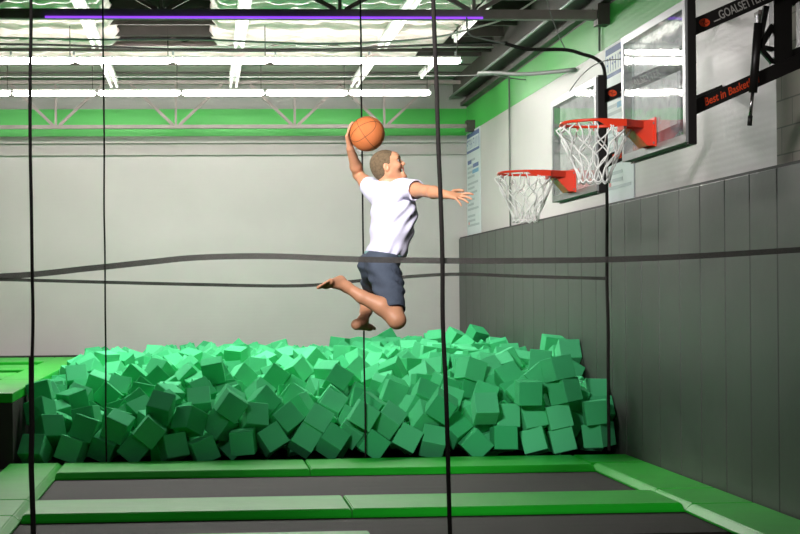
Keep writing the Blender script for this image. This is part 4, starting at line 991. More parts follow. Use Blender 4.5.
REST = [(-1636,15542,111,572,-632,-339,-398),(-1578,15817,153,201,-621,207,729),(-1563,15973,395,619,-654,328,-285),(-1677,16124,142,22,-246,969,23),(-1521,16337,286,334,861,-134,-360),(-1625,16495,111,713,-264,-601,245),(-1584,16678,256,742,-168,-563,324),(-1721,16478,438,275,650,-269,-656),
(-1722,16849,96,665,-241,241,665),(-1520,17005,309,568,272,-286,722),(-1650,17165,146,418,664,-602,146),(-1511,17339,306,11,182,248,952),(-1688,17474,104,312,-708,179,-608),(-1669,17639,282,663,-241,-338,-624),(-1718,17826,132,241,-652,-673,-254),(-1668,18005,288,719,257,600,239),
(-1721,17819,474,645,290,297,-642),(-1586,18152,92,110,61,485,865),(-1471,18279,304,938,275,209,-43),(-1615,18449,131,400,-370,560,624),(-1554,18629,345,547,-188,798,-166),(-1697,18390,447,108,-14,-977,182),(-1681,18811,112,475,622,-475,402),(-1611,18923,367,768,-627,123,47),
(-1700,19090,126,530,-468,-570,-418),(-1529,19244,326,178,-387,-792,-437),(-1704,19140,557,753,160,606,199),(-1667,19416,151,50,111,-906,406),(-1571,19648,287,283,661,-584,376),(-1720,19473,458,668,214,-678,-218),(-1712,19774,94,231,-681,183,-670),(-1551,19953,275,69,20,-469,-880),
(-1722,19801,473,673,216,-216,673),(-1592,20099,93,735,187,225,-611),(-1636,20284,241,15,-72,945,319),(-1709,20131,422,663,262,-675,-190),(-1669,20029,640,701,-130,-475,-516),(-1719,20484,98,11,-8,-419,-908),(-1505,20618,276,160,-835,294,-436),(-1698,20476,470,763,-636,75,90),
(-1617,20770,132,406,491,-166,-752),(-1585,20947,301,381,533,-692,305),(-1690,20798,490,793,196,138,-560),(-1596,21115,111,526,558,600,-227),(-1520,21333,299,452,7,863,227),(-1722,21164,438,187,-682,-187,682),(-1640,21482,120,383,-218,680,586),(-1461,21600,326,468,106,877,30),
(-1678,21581,441,214,178,-615,738),(-1621,21723,95,208,391,589,-676),(-1542,21934,300,405,741,362,395),(-1632,21842,544,442,-388,714,-381),(-1331,21665,656,549,102,783,273),(-1648,22035,93,590,-326,-605,424),(-1625,22319,163,27,700,-699,143),(-1716,22173,428,682,-256,-641,241),
(-1635,22548,109,538,-57,834,-106),(-1503,22710,282,709,-351,-24,-611),(-1722,22476,438,682,-187,-682,187),(-1521,22504,658,155,-337,698,612),(-1665,22853,126,134,802,248,526),(-1577,23058,249,729,360,-282,509),(-1722,22882,487,701,96,-700,-97),(-1632,23258,108,41,80,331,940),
(-1602,23428,271,580,351,686,263),(-1722,23248,451,635,310,635,310),(-1550,23105,657,463,560,32,686),(-1528,23599,95,943,-327,-18,53),(-1674,23757,258,320,941,-89,67),(-1722,23595,463,0,1,324,946),(-1501,23756,585,429,806,19,408),(-1615,23942,125,328,929,-57,162),
(-1444,24162,316,354,-354,612,612),(-1714,23993,405,620,389,-577,-362),(-1262,15206,109,572,455,-480,485),(-1307,15543,85,563,-367,-405,620),(-1169,15668,302,928,4,139,-344),(-1270,15793,87,548,567,-436,434),(-1353,16162,132,890,326,260,-187),(-1211,16335,258,336,-230,834,-373),
(-1322,16525,80,131,-633,-756,-107),(-1176,16704,369,574,452,-512,452),(-1339,16482,438,57,-398,173,899),(-1281,16811,133,517,-516,-513,-450),(-1223,17036,326,414,-784,184,-426),(-1415,16795,442,549,258,336,-720),(-1369,17164,92,877,478,19,36),(-1188,17382,329,399,-734,-165,-524),
(-1290,17494,129,749,-353,-467,-310),(-1138,17698,326,320,342,384,-796),(-1325,17530,455,541,626,560,44),(-1418,17788,87,818,-120,-185,-531),(-1201,17958,254,417,567,672,230),(-1420,17796,407,712,580,318,-235),(-1260,18166,106,295,-600,614,419),(-1156,18365,301,280,-797,114,-523),
(-1346,18085,435,572,618,-508,180),(-1280,18512,117,235,512,774,-290),(-1225,18672,298,57,188,-906,374),(-1390,18447,497,365,690,-593,197),(-1408,18789,87,186,587,84,-783),(-1282,19004,273,291,650,-212,-669),(-1362,18840,472,639,-314,-677,184),(-1372,19156,104,295,597,719,-200),
(-1113,19332,328,500,-367,426,659),(-1321,19224,494,557,740,-169,336),(-1358,19458,96,65,261,-674,688),(-1232,19637,309,654,713,115,-224),(-1415,19441,510,578,-103,-268,764),(-1352,19737,119,203,-829,-56,-518),(-1228,19936,327,786,272,531,160),(-1481,19824,478,634,-311,-352,-614),
(-1328,20080,103,171,-753,565,291),(-1179,20294,269,803,-334,-288,-401),(-1413,20174,394,290,-913,46,-282),(-1279,20348,614,426,652,-127,-614),(-1325,20514,121,378,278,602,-646),(-1176,20587,358,441,406,641,-480),(-1404,20478,458,894,-384,-52,223),(-1262,20789,152,96,-51,-983,-150),
(-1177,21001,291,698,-430,-203,-535),(-1397,20806,479,737,356,-564,-108),(-1140,20662,658,23,60,-974,-217),(-1284,21168,89,579,589,-356,437),(-1154,21246,356,261,-731,-610,-163),(-1395,21126,457,83,-490,-118,860),(-1301,21490,149,670,-247,163,-680),(-1093,21604,380,585,519,-431,-451),
(-1327,21466,497,329,-330,426,776),(-1233,21319,699,572,254,-18,780),(-1272,21807,130,178,2,-981,78),(-1168,22016,299,32,268,-304,914),(-1344,21840,470,246,-792,121,-545),(-1310,22128,127,90,293,-226,925),(-1179,22328,214,245,-122,-920,-281),(-1422,22171,374,20,-891,112,-439),
(-1306,22584,85,833,67,-539,103),(-1191,22714,281,135,-467,-857,168),(-1366,22533,408,516,-837,16,181),(-1287,22318,577,83,-657,497,-561),(-1326,22973,114,518,517,-481,482),(-1222,22986,374,115,-350,928,67),(-1428,22848,521,759,-442,171,446),(-1338,23282,97,411,457,-727,306),
(-1116,23361,396,496,-350,667,-432),(-1416,23188,465,870,208,379,236),(-1188,23479,193,61,-214,-957,-185),(-1153,23717,337,424,451,-756,211),(-1393,23537,430,447,-677,-83,578),(-1374,23379,636,683,-446,175,552),(-1252,23974,118,563,361,-623,406),(-1129,24116,342,457,-883,49,95),
(-1324,23878,441,677,449,577,84),(-1025,23930,511,662,342,590,310),(-996,15246,119,735,67,124,663),(-970,15510,109,28,-435,88,896),(-1001,15858,97,153,-684,237,-673),(-981,16206,106,644,337,-517,-452),(-888,16311,331,325,-450,651,518),(-1041,16567,119,641,290,-649,289),
(-866,16668,328,276,-816,396,-318),(-1036,16856,120,26,81,-996,-9),(-884,17058,342,808,-454,-356,-120),(-1058,17174,91,668,478,525,222),(-856,17464,358,289,-729,479,-395),(-1047,17250,503,84,676,-696,-228),(-982,17540,114,616,611,-291,403),(-822,17771,341,56,143,-562,-812),
(-1012,17567,563,329,-363,609,624),(-978,17862,122,460,-653,-208,-564),(-841,18050,344,24,513,813,275),(-1066,17881,515,580,-461,-198,641),(-996,18205,116,724,59,282,-627),(-811,18375,375,275,549,-375,694),(-1006,18201,468,598,-103,742,285),(-969,18505,152,174,-196,-321,-910),
(-901,18654,373,793,-49,411,447),(-999,18829,108,379,-692,-409,-459),(-867,19025,324,77,527,-618,579),(-1061,18910,445,89,-718,-580,-374),(-1028,19124,95,281,-392,596,642),(-867,19332,298,428,411,625,-508),(-1016,19172,560,218,775,530,266),(-1032,19481,106,256,565,558,-552),
(-926,19635,314,676,9,-681,-283),(-1004,19533,520,722,119,-169,660),(-1039,19808,110,646,-512,556,-109),(-913,19954,375,398,-492,457,626),(-991,19795,616,449,530,-523,494),(-1053,20108,142,68,-743,571,342),(-866,20302,300,40,-688,613,387),(-1033,20176,457,235,585,600,493),
(-1020,20526,94,666,-220,-224,677),(-863,20604,276,642,-318,318,-621),(-1045,20431,547,459,365,739,-331),(-979,20848,122,630,-580,-343,-386),(-830,20938,322,220,-630,-736,115),(-1047,20851,467,334,572,-314,-680),(-969,21164,114,376,-606,618,-329),(-841,21252,370,90,638,511,-569),
(-1068,21087,557,129,-624,280,-718),(-1022,21463,148,519,446,487,-543),(-852,21664,353,679,-282,676,-38),(-1014,21396,566,721,288,-608,-166),(-1031,21732,107,518,624,-494,314),(-847,21957,338,465,-598,465,458),(-1088,21875,501,562,157,767,268),(-984,22166,92,366,-508,663,-409),
(-848,22375,212,492,294,-55,-818),(-1062,22212,440,631,-314,-618,349),(-960,22680,89,151,-820,-252,-491),(-771,22789,300,608,-248,-178,-733),(-1041,22499,443,821,-416,187,344),(-994,22950,122,583,210,652,-436),(-903,23102,353,590,454,496,447),(-1008,22802,489,751,-327,-71,-569),
(-994,23276,75,74,986,-142,47),(-856,23383,362,640,43,186,-744),(-1114,23167,586,688,-36,-502,-523),(-849,23302,625,666,-149,465,564),(-892,23542,137,570,528,-457,433),(-839,23768,296,200,518,708,-437),(-1033,23560,546,618,-404,-206,-642),(-978,23874,129,235,99,-851,459),
(-934,24153,94,701,141,177,676),(-853,24152,318,132,174,-679,700),(-755,23903,518,743,330,561,155),(-727,15199,92,960,10,278,-33),(-557,15679,250,303,-936,138,109),(-742,15923,108,682,-41,87,-725),(-512,15988,290,951,145,-274,-5),(-692,16213,48,580,-404,-580,-405),
(-634,16302,292,467,432,528,-563),(-713,16510,94,412,-611,541,406),(-525,16688,289,149,662,-636,368),(-773,16881,109,322,528,373,692),(-515,17021,284,411,-421,187,-787),(-691,16865,457,210,266,795,503),(-727,17198,127,131,-774,106,610),(-499,17337,298,283,-20,905,-316),
(-690,17172,460,472,-797,-248,-282),(-664,17539,86,707,367,-559,232),(-526,17706,342,426,-631,631,148),(-658,17527,506,221,103,-514,823),(-667,17872,96,746,-207,270,573),(-525,18017,310,400,479,331,-708),(-642,17880,555,908,259,-312,107),(-700,18186,94,0,-887,-1,-462),
(-465,18342,348,404,-482,426,650),(-652,18183,579,369,572,629,-374),(-643,18430,138,27,-765,-23,-643),(-522,18577,380,626,-436,-512,-394),(-688,18492,601,271,428,811,292),(-735,18760,94,661,400,-416,479),(-549,18924,321,196,-869,-184,416),(-740,18792,502,888,-148,-412,139),
(-697,19137,111,774,-459,364,-240),(-559,19287,296,16,790,-406,460),(-708,19118,519,386,211,386,-811),(-693,19510,140,620,79,184,759),(-551,19622,323,424,-338,752,374),(-689,19450,510,195,783,83,585),(-732,19813,115,75,310,-940,-124),(-589,19948,337,64,404,732,544),
(-720,19768,546,101,26,-272,-957),(-516,19894,695,97,-313,825,461),(-704,20144,106,30,44,903,-426),(-588,20294,310,416,528,-198,-714),(-526,20139,548,176,-41,-785,-592),(-695,20475,96,669,-614,351,228),(-498,20663,266,364,18,928,79),(-664,20549,436,82,-941,98,-313),
(-491,20512,664,309,465,630,-540),(-676,20741,112,37,-374,68,-924),(-568,20952,280,50,238,-254,936),(-663,20782,524,573,-358,474,564),(-681,21105,124,238,698,435,517),(-568,21364,312,89,-484,-647,582),(-638,21116,519,366,721,-546,220),(-490,20998,680,43,-587,-487,646),
(-744,21504,143,625,-730,-153,229),(-559,21705,310,214,-574,480,629),(-745,21487,471,349,-280,-800,-401),(-737,21867,86,354,476,480,-646),(-576,22020,338,177,659,-452,574),(-704,21832,596,25,-638,-56,767),(-624,22189,150,679,-270,484,482),(-540,22345,337,62,-756,307,-575),
(-809,22232,502,134,632,255,720),(-644,22538,98,424,-228,-655,-582),(-473,22764,226,136,227,372,-890),(-754,22559,419,652,284,-310,632),(-620,22471,684,609,-331,-382,-611),(-669,22993,116,67,-622,488,608),(-555,23141,297,173,325,-883,291),(-716,22916,522,356,142,850,362),
(-585,22779,670,121,364,824,-417),(-693,23298,62,200,-646,-287,-678),(-555,23462,305,42,-656,11,754),(-598,23262,512,660,268,-618,-334),(-649,23586,73,720,687,55,-78),(-520,23782,318,361,-370,335,788),(-773,23612,462,928,282,231,-77),(-609,23505,682,405,-201,517,-727),
(-676,23894,114,633,119,206,737),(-574,24157,95,138,-707,678,-146),(-560,24091,357,427,590,-565,-387),(-531,23859,641,175,-552,250,-776),(-204,15703,331,613,301,705,192),(-304,15919,110,224,436,-626,607),(-186,16036,368,862,265,-245,-356),(-358,16157,130,685,-599,183,371),
(-243,16422,284,114,518,-40,847),(-402,16222,494,259,-61,-954,141),(-433,16502,141,146,187,919,-314),(-208,16700,328,976,114,-84,-165),(-430,16863,128,239,-82,902,-350),(-172,16958,326,81,729,-149,663),(-381,17192,153,187,242,437,-846),(-222,17313,328,12,861,185,-473),
(-377,17073,501,378,-20,912,-161),(-350,17529,93,235,563,-428,-667),(-205,17639,300,853,332,400,-40),(-338,17565,484,367,-110,516,766),(-360,17846,135,672,171,701,-166),(-102,18024,295,703,-332,550,-306),(-202,17845,448,94,115,442,885),(-332,18157,150,381,214,-834,-336),
(-228,18380,344,744,63,-643,169),(-392,18150,542,338,498,664,-444),(-404,18474,106,57,-775,16,-629),(-292,18634,337,800,-41,98,-591),(-362,18529,596,14,-664,-15,748),(-394,18745,103,447,697,-371,421),(-233,18993,299,173,394,772,-468),(-379,18868,476,507,738,387,-220),
(-392,19153,127,441,22,-852,279),(-198,19327,264,736,467,-479,103),(-403,19167,486,726,270,-619,-129),(-371,19470,82,664,-469,-529,-242),(-229,19654,303,481,571,-628,219),(-355,19440,530,427,5,876,223),(-373,19799,98,571,-391,-628,356),(-244,19958,313,184,349,776,-493),
(-395,19782,525,789,514,-260,216),(-422,20121,98,370,626,603,328),(-241,20255,344,578,-317,592,464),(-245,20111,564,21,32,-169,985),(-384,20418,148,767,-563,237,197),(-265,20690,131,272,457,687,-495),(-272,20548,427,313,-475,577,-586),(-195,20601,676,470,-612,-406,490),
(-396,20958,101,619,591,-322,405),(-205,21004,264,59,957,18,-284),(-362,20830,474,259,-634,-666,297),(-396,21284,150,806,351,398,-263),(-298,21530,332,887,-84,423,163),(-409,21170,440,588,-305,720,-206),(-359,21568,49,2,-2,-1000,7),(-250,21827,345,671,172,716,84),
(-417,21544,548,866,208,454,17),(-238,21444,664,205,-866,-12,455),(-351,21918,92,702,308,640,53),(-288,22109,392,773,-327,432,330),(-460,21838,548,255,-589,-170,748),(-277,22012,666,746,-366,-454,323),(-294,22233,119,655,546,360,-378),(-211,22417,385,558,-789,9,-257),
(-487,22199,583,36,383,740,-551),(-349,22546,157,562,-28,-491,665),(-186,22696,351,45,465,-231,-854),(-476,22612,477,163,-470,288,-818),(-299,22468,634,566,647,86,-503),(-387,22956,92,705,-321,-630,57),(-235,23078,318,459,-858,-152,-176),(-415,22922,477,558,220,-748,-284),
(-243,22804,670,145,-884,237,-376),(-308,23326,125,730,317,-221,-563),(-209,23460,330,39,409,-201,-889),(-363,23254,496,28,-47,-890,-452),(-346,23622,72,484,-484,-392,-614),(-205,23767,355,215,-797,-395,404),(-398,23633,533,141,317,812,-470),(-322,23923,131,36,-370,206,-905),
(-224,24162,245,2,-778,2,-628),(-314,23979,483,250,-774,571,108),(45,15357,238,235,-424,-149,862),(-91,15565,103,296,-612,-702,-213),(5,15872,126,373,-301,-390,-786),(115,16047,291,108,-702,388,-588),(-38,16249,146,278,-408,-791,-361),(188,16385,303,671,265,-332,607),
(-11,16245,531,161,689,689,159),(-48,16546,97,676,670,-11,306),(99,16681,272,866,-315,-383,67),(-102,16885,65,151,54,-709,-687),(135,16985,299,848,-124,468,-214),(-51,17180,94,50,886,-98,451),(146,17294,258,840,305,-422,152),(-19,17207,523,788,-230,236,-520),
(-62,17462,92,647,-546,464,259),(174,17644,254,5,265,377,-888),(-8,17472,419,96,359,47,-927),(111,17481,691,551,-577,-498,-340),(-10,17848,132,353,918,-96,155),(174,18010,318,507,-502,129,-689),(58,17788,449,927,374,-35,-17),(2,18188,86,583,-376,-452,-561),
(76,18353,356,542,-373,-657,-369),(-65,18153,557,4,-642,-655,-399),(169,18288,670,540,-24,-841,-22),(-168,18481,75,544,535,-415,496),(-17,18609,281,136,668,-731,35),(-91,18504,571,526,-580,408,-470),(-65,18826,126,702,228,446,506),(95,18952,299,177,195,300,-917),
(-41,18763,520,702,358,-382,-482),(-35,19153,108,216,603,-280,-715),(148,19307,368,951,115,1,286),(-112,19174,466,256,-534,-115,798),(-14,19547,148,585,-448,540,407),(157,19612,391,4,841,16,541),(-53,19479,504,50,522,25,-851),(-62,19828,64,112,-5,-707,698),
(124,19940,292,88,406,318,-852),(-64,19871,450,865,284,354,215),(92,19823,648,756,565,-321,78),(-65,20144,104,490,390,-602,495),(185,20309,366,206,-719,-171,-642),(33,20140,559,639,-254,503,-523),(-78,20413,114,427,526,-473,-563),(80,20665,317,884,410,-192,118),
(-52,20453,449,386,-667,-402,-495),(-21,20880,94,604,595,-414,331),(120,21081,320,545,-442,-710,-53),(-55,20796,480,440,-287,-834,172),(-89,21212,105,220,-528,577,-582),(61,21392,254,14,-552,-730,404),(-168,21249,402,410,480,560,-536),(67,21182,594,645,-429,-455,-438),
(-102,21655,100,303,609,-691,243),(46,21785,299,919,-262,260,138),(-87,21606,507,838,-348,349,235),(84,21458,655,391,-548,734,-84),(-51,22004,114,69,689,-362,-624),(68,22121,323,422,-475,-308,709),(-65,21953,566,476,252,403,-740),(-11,22308,108,613,-193,-758,109),
(135,22479,355,720,463,-381,351),(-55,22253,563,328,160,931,-32),(-3,22590,136,519,633,-453,353),(156,22740,368,209,764,35,609),(0,22598,572,501,-370,195,-757),(248,22698,678,674,477,221,-519),(-70,22922,128,64,-318,940,100),(87,23089,324,15,262,185,947),
(-45,22879,484,111,284,280,910),(7,23288,126,553,400,673,285),(115,23405,322,126,-794,-352,-478),(-90,23271,501,798,-221,-528,189),(-50,23647,86,503,-490,506,501),(136,23727,341,882,-177,436,-36),(-52,23628,536,598,-697,-148,-366),(117,23481,660,871,238,314,292),
(-8,23912,119,374,-407,621,555),(129,24151,168,506,-554,494,440),(-7,24045,444,190,-125,810,541),(419,15321,270,731,340,-178,-564),(240,15266,426,145,296,787,-521),(470,15670,341,416,53,648,636),(307,15848,160,270,749,393,-459),(424,16004,312,108,432,-296,845),
(282,16214,100,219,-654,-211,693),(445,16357,313,626,274,-650,-333),(270,16528,96,650,-257,659,-278),(388,16682,306,340,556,-672,351),(335,16857,124,331,457,370,738),(475,17030,343,378,508,738,231),(296,17153,126,818,-399,-386,-149),(468,17304,311,230,644,-698,-215),
(283,17494,97,328,551,728,-244),(505,17632,304,368,626,-247,-641),(305,17521,514,929,-339,98,111),(370,17827,141,276,-618,656,335),(456,17996,300,901,432,31,-34),(311,17820,464,649,-256,205,687),(246,18199,163,422,-573,274,-647),(469,18319,219,777,-247,546,-193),
(344,18260,476,99,-694,705,-107),(217,18511,120,79,38,682,726),(472,18700,279,147,569,547,596),(267,18533,366,691,-108,696,161),(388,18540,606,71,-805,-81,-583),(235,18790,99,637,717,-135,250),(365,19019,330,249,-660,-83,-704),(251,18803,528,146,61,327,-932),
(258,19128,115,350,-613,-195,-681),(442,19323,372,691,11,719,-74),(237,19082,587,518,485,615,-344),(266,19485,123,623,-298,-659,-297),(451,19628,282,348,471,-231,777),(276,19492,603,718,644,56,-258),(320,19781,98,318,875,341,134),(468,20002,245,544,-246,714,-366),
(310,19871,454,524,766,-311,205),(396,19736,669,419,117,-684,586),(252,20183,116,649,97,748,-98),(471,20370,324,347,-732,553,195),(377,20136,507,238,-815,238,-472),(450,20364,668,332,-470,-803,-151),(241,20496,118,264,715,-203,616),(394,20694,319,524,282,1,-804),
(296,20556,536,287,861,174,-381),(433,20698,689,898,-30,-334,285),(275,20942,133,109,-49,293,949),(418,21073,348,120,-660,-476,-569),(221,20904,549,610,723,-313,81),(402,21026,736,355,-108,846,-383),(271,21255,129,709,-643,224,183),(456,21382,356,101,-29,-708,698),
(340,21204,571,666,-317,244,629),(264,21576,102,639,-664,294,254),(415,21668,328,611,649,-380,245),(165,21570,395,236,920,102,-297),(409,21465,673,341,-268,-537,-723),(263,21844,128,543,-446,566,-432),(368,22072,351,13,-338,296,-893),(148,21913,473,241,-482,744,396),
(402,21816,666,590,-279,-280,704),(292,22184,121,828,-187,-274,453),(423,22442,306,475,472,-714,-204),(253,22269,533,707,289,-162,625),(250,22654,112,634,464,-342,516),(422,22728,299,202,949,-168,-172),(389,22575,523,837,497,-206,94),(261,22949,86,809,155,511,-245),
(357,23116,314,725,-273,-528,348),(286,22939,516,350,-547,-180,739),(262,23273,69,73,699,-57,-709),(477,23404,343,409,651,-338,-543),(261,23270,552,50,-457,-659,-595),(269,23566,139,18,483,-101,-870),(475,23811,381,755,-8,51,653),(374,23581,533,642,-166,-304,-684),
(487,23337,691,190,356,100,909),(300,23850,112,589,-415,356,-596),(414,24122,327,324,-576,-629,-410),(256,23934,534,601,-716,288,206),(576,15549,118,13,379,-102,-920),(802,15704,286,592,273,-716,-250),(605,15812,103,127,55,990,7),(734,15994,337,229,557,-739,301),
(671,16209,131,770,79,354,525),(855,16283,268,118,-707,-607,343),(578,16518,126,320,833,-7,451),(718,16606,295,184,275,-572,750),(655,16829,106,725,-59,-633,265),(844,16988,349,491,-240,-566,-617),(585,16830,488,531,-408,-129,732),(637,17134,158,632,300,-334,-632),
(794,17276,332,329,50,-930,153),(626,17198,502,611,-309,-301,664),(655,17435,142,170,745,461,451),(785,17619,258,706,-444,-200,-515),(644,17496,523,609,760,123,190),(618,17802,87,594,-366,-605,383),(722,17976,305,103,-633,122,-757),(564,17833,531,660,-235,61,711),
(669,18141,66,602,452,554,-356),(858,18325,279,334,-630,626,315),(623,18200,456,637,-238,-654,330),(861,18399,557,858,288,-337,-260),(613,18543,122,13,488,643,590),(804,18672,355,541,-307,-586,519),(600,18537,442,29,-767,585,261),(636,18904,135,665,-268,-470,515),
(779,18944,411,538,-119,-584,-596),(484,18845,544,624,-262,-477,-561),(574,19166,109,345,472,-669,459),(722,19318,314,476,843,-88,-233),(475,19108,595,679,192,-708,24),(743,19207,607,312,111,436,-837),(585,19491,76,798,-44,598,64),(812,19634,298,314,-561,-193,741),
(603,19455,603,523,-450,-639,-340),(698,19868,151,524,552,-429,487),(779,20031,382,164,-701,-216,-659),(600,19837,498,906,227,323,152),(772,20043,662,59,35,329,942),(578,20245,148,530,-250,-762,274),(751,20379,313,449,139,-365,804),(677,20264,524,910,376,-112,136),
(570,20575,96,628,280,296,663),(732,20706,310,105,-928,48,-355),(592,20610,483,260,-313,-418,-812),(793,20574,661,33,-889,198,411),(553,20885,146,975,-26,-200,-89),(768,21054,246,71,219,-345,-910),(574,20933,494,344,-2,695,632),(752,20867,672,281,-346,-509,-736),
(565,21339,105,609,-436,-532,-394),(752,21491,313,329,-297,641,627),(659,21226,557,92,-156,-496,-849),(576,21610,156,315,660,607,311),(740,21794,319,907,126,-329,-229),(584,21603,498,55,-910,94,-400),(559,21902,130,613,324,-642,328),(763,22076,388,515,-584,-253,-575),
(516,21890,446,111,415,710,-558),(751,21791,675,354,208,668,-621),(615,22224,153,460,-562,-541,-425),(747,22414,345,685,226,-406,560),(519,22238,489,270,2,-915,-301),(705,22051,697,590,397,-356,-606),(590,22626,102,447,-353,688,450),(760,22697,326,582,88,-476,-654),
(722,22547,555,701,-269,186,633),(575,22942,139,184,-744,141,626),(763,23133,307,646,-36,523,-555),(557,22980,455,611,314,-159,709),(672,22875,644,144,595,629,-480),(586,23262,94,449,-893,31,-16),(748,23460,311,734,304,-607,-35),(728,23286,527,680,101,336,-644),
(785,23118,687,867,-454,184,92),(584,23588,122,497,-305,-594,554),(715,23779,380,706,47,705,-52),(628,23578,570,272,615,-681,291),(563,23936,122,118,-779,614,-50),(750,24112,293,644,-159,104,741),(604,24000,580,333,574,-289,-690),(826,23803,671,354,729,-534,242),
(923,15466,137,59,775,-629,-17),(1088,15754,277,894,-340,-170,-237),(1204,16009,277,928,30,316,-194),(1050,16173,128,24,-888,79,-453),(1232,16300,371,55,-63,-2,996),(902,16486,126,580,-341,113,-731),(1120,16601,274,26,-318,-316,-894),(932,16815,144,683,-9,708,181),
(1139,16966,284,151,-43,897,-414),(946,17179,121,571,-759,-299,-95),(1116,17323,255,437,417,-797,3),(1051,17604,95,256,175,30,950),(1162,17652,306,851,103,145,494),(976,17462,448,916,-179,308,-186),(949,17900,101,8,339,22,-940),(1156,17930,239,697,599,173,-354),
(935,17800,460,737,513,-438,-42),(943,18183,94,670,-204,-677,225),(1149,18298,265,505,425,-746,-91),(977,18088,391,11,702,-620,351),(936,18527,128,744,-286,546,-258),(1174,18687,256,146,-584,250,-759),(1067,18511,465,37,-370,-199,907),(980,18861,153,20,-639,159,-752),
(1234,19006,321,32,414,-409,813),(1034,18818,509,1,269,-195,-943),(1207,18945,663,3,322,-222,-920),(1029,19100,157,330,-149,586,724),(1116,19291,317,88,778,553,284),(959,19092,510,485,-760,366,231),(944,19437,86,355,636,-550,410),(1085,19668,268,69,19,-343,-937),
(894,19469,462,411,812,-60,-409),(946,19901,117,0,-736,677,0),(1076,20016,352,212,659,219,-688),(931,19773,534,765,203,605,91),(897,20185,154,449,-686,232,524),(1067,20363,296,96,880,29,-464),(956,20280,517,616,255,405,626),(1186,20244,647,533,-661,400,346),
(911,20572,94,582,-299,346,-673),(1056,20771,293,723,555,351,-215),(921,20541,460,311,-7,934,-176),(1143,20516,608,645,-664,-342,-164),(863,20824,94,639,-620,341,302),(1025,21071,250,122,518,254,808),(909,20854,494,180,-540,-705,423),(1112,20899,649,547,-279,-96,784),
(898,21301,119,429,-61,-895,110),(1075,21448,288,357,686,631,-56),(917,21234,443,972,-175,-126,95),(1119,21326,602,318,146,529,-773),(942,21640,89,629,-11,-707,323),(1058,21782,342,350,489,65,796),(973,21613,502,670,-344,-658,17),(1233,21709,711,163,610,-111,-767),
(891,21938,130,106,-468,-181,-858),(1080,22062,314,726,-435,-90,524),(938,21932,555,391,-141,524,743),(896,22211,99,672,669,-221,229),(1086,22343,296,985,-31,-163,-39),(962,22276,525,609,-550,327,468),(888,22542,138,106,171,474,-857),(1100,22711,260,171,612,-680,366),
(990,22559,496,415,547,-606,-402),(1007,22532,754,592,384,434,560),(865,22877,127,813,-29,6,582),(1048,23086,269,540,-331,-248,-733),(980,22925,428,384,-672,-111,623),(989,22808,647,575,274,-746,-194),(898,23279,95,645,-399,638,133),(1106,23490,256,481,811,-297,149),
(966,23296,433,411,890,120,-155),(1027,23158,619,543,-212,364,727),(900,23642,108,642,-472,-544,264),(1009,23798,272,415,-101,505,750),(955,23581,526,653,414,-108,-624),(1150,23474,644,555,727,361,-182),(844,23997,95,444,-595,567,356),(1068,24162,298,406,579,-578,-406),
(979,23981,496,706,-237,550,-377),(1200,23882,568,713,-403,230,526),(1172,15556,136,805,-228,-269,-476),(1598,15752,311,52,27,-981,187),(1343,15860,100,31,884,-115,452),(1555,15991,277,143,831,121,523),(1342,15811,440,194,643,-699,-244),(1362,16236,97,322,209,-920,83),
(1510,16297,270,687,553,-242,404),(1336,16514,129,175,901,171,-358),(1472,16712,296,606,443,-636,175),(1255,16836,104,126,-626,-382,668),(1503,17007,276,784,-548,259,135),(1306,17170,101,39,-899,-140,-413),(1510,17283,267,364,-372,619,589),(1306,17159,476,700,67,-665,-253),
(1375,17508,129,790,-212,-507,270),(1486,17694,289,465,207,844,170),(1314,17455,484,153,-927,-92,330),(1356,17837,110,627,598,-464,183),(1478,17997,340,921,-256,255,145),(1338,18146,93,934,-87,-213,-272),(1493,18323,308,159,-614,599,488),(1226,18110,503,132,875,137,-445),
(1299,18488,112,876,-478,5,-65),(1512,18673,225,645,-41,-525,-553),(1321,18466,529,258,-309,-571,-715),(1263,18841,94,74,231,923,298),(1554,19044,327,982,170,-22,-83),(1362,18784,467,159,-507,778,336),(1382,19158,131,458,-290,466,699),(1480,19350,339,160,-36,-166,972),
(1300,19185,531,333,-756,530,-194),(1258,19450,115,126,-669,674,-288),(1394,19691,315,611,302,306,665),(1244,19533,483,251,-351,-460,-776),(1224,19905,95,597,580,399,-384),(1415,19977,295,904,-108,311,-272),(1219,19783,547,812,-562,138,-80),(1467,19962,639,69,-437,-814,-375),
(1259,20226,127,171,832,-128,-512),(1559,20418,128,991,93,-97,-24),(1264,20193,429,626,-572,166,-503),(1506,20262,532,304,167,-279,896),(1314,20515,122,506,-472,494,-527),(1459,20758,316,677,-530,493,135),(1314,20495,404,630,-598,-382,-314),(1402,20664,639,152,-372,706,583),
(1258,20803,160,269,-871,79,403),(1389,21030,174,736,388,-18,554),(1244,20903,450,759,108,-274,-581),(1396,20951,676,189,394,-510,741),(1202,21325,129,539,148,-505,658),(1450,21399,185,612,36,-305,-729),(1217,21162,362,590,-370,75,713),(1382,21298,522,626,116,477,607),
(1236,21606,113,770,-37,582,-260),(1410,21826,310,520,-56,-824,-218),(1275,21624,464,154,858,432,-230),(1485,21711,673,565,446,-371,587),(1252,21904,116,158,-813,148,541),(1451,22110,366,151,-478,-184,-846),(1253,21976,521,722,227,-224,-615),(1465,21980,649,193,-248,650,692),
(1266,22214,112,521,302,-667,438),(1370,22387,370,756,221,566,-244),(1202,22306,582,48,793,-8,-608),(1462,22246,639,104,8,711,696),(1209,22539,126,911,-373,-154,-87),(1438,22687,297,344,-291,-893,14),(1218,22563,563,348,-467,-607,-541),(1474,22557,656,576,-703,349,228),
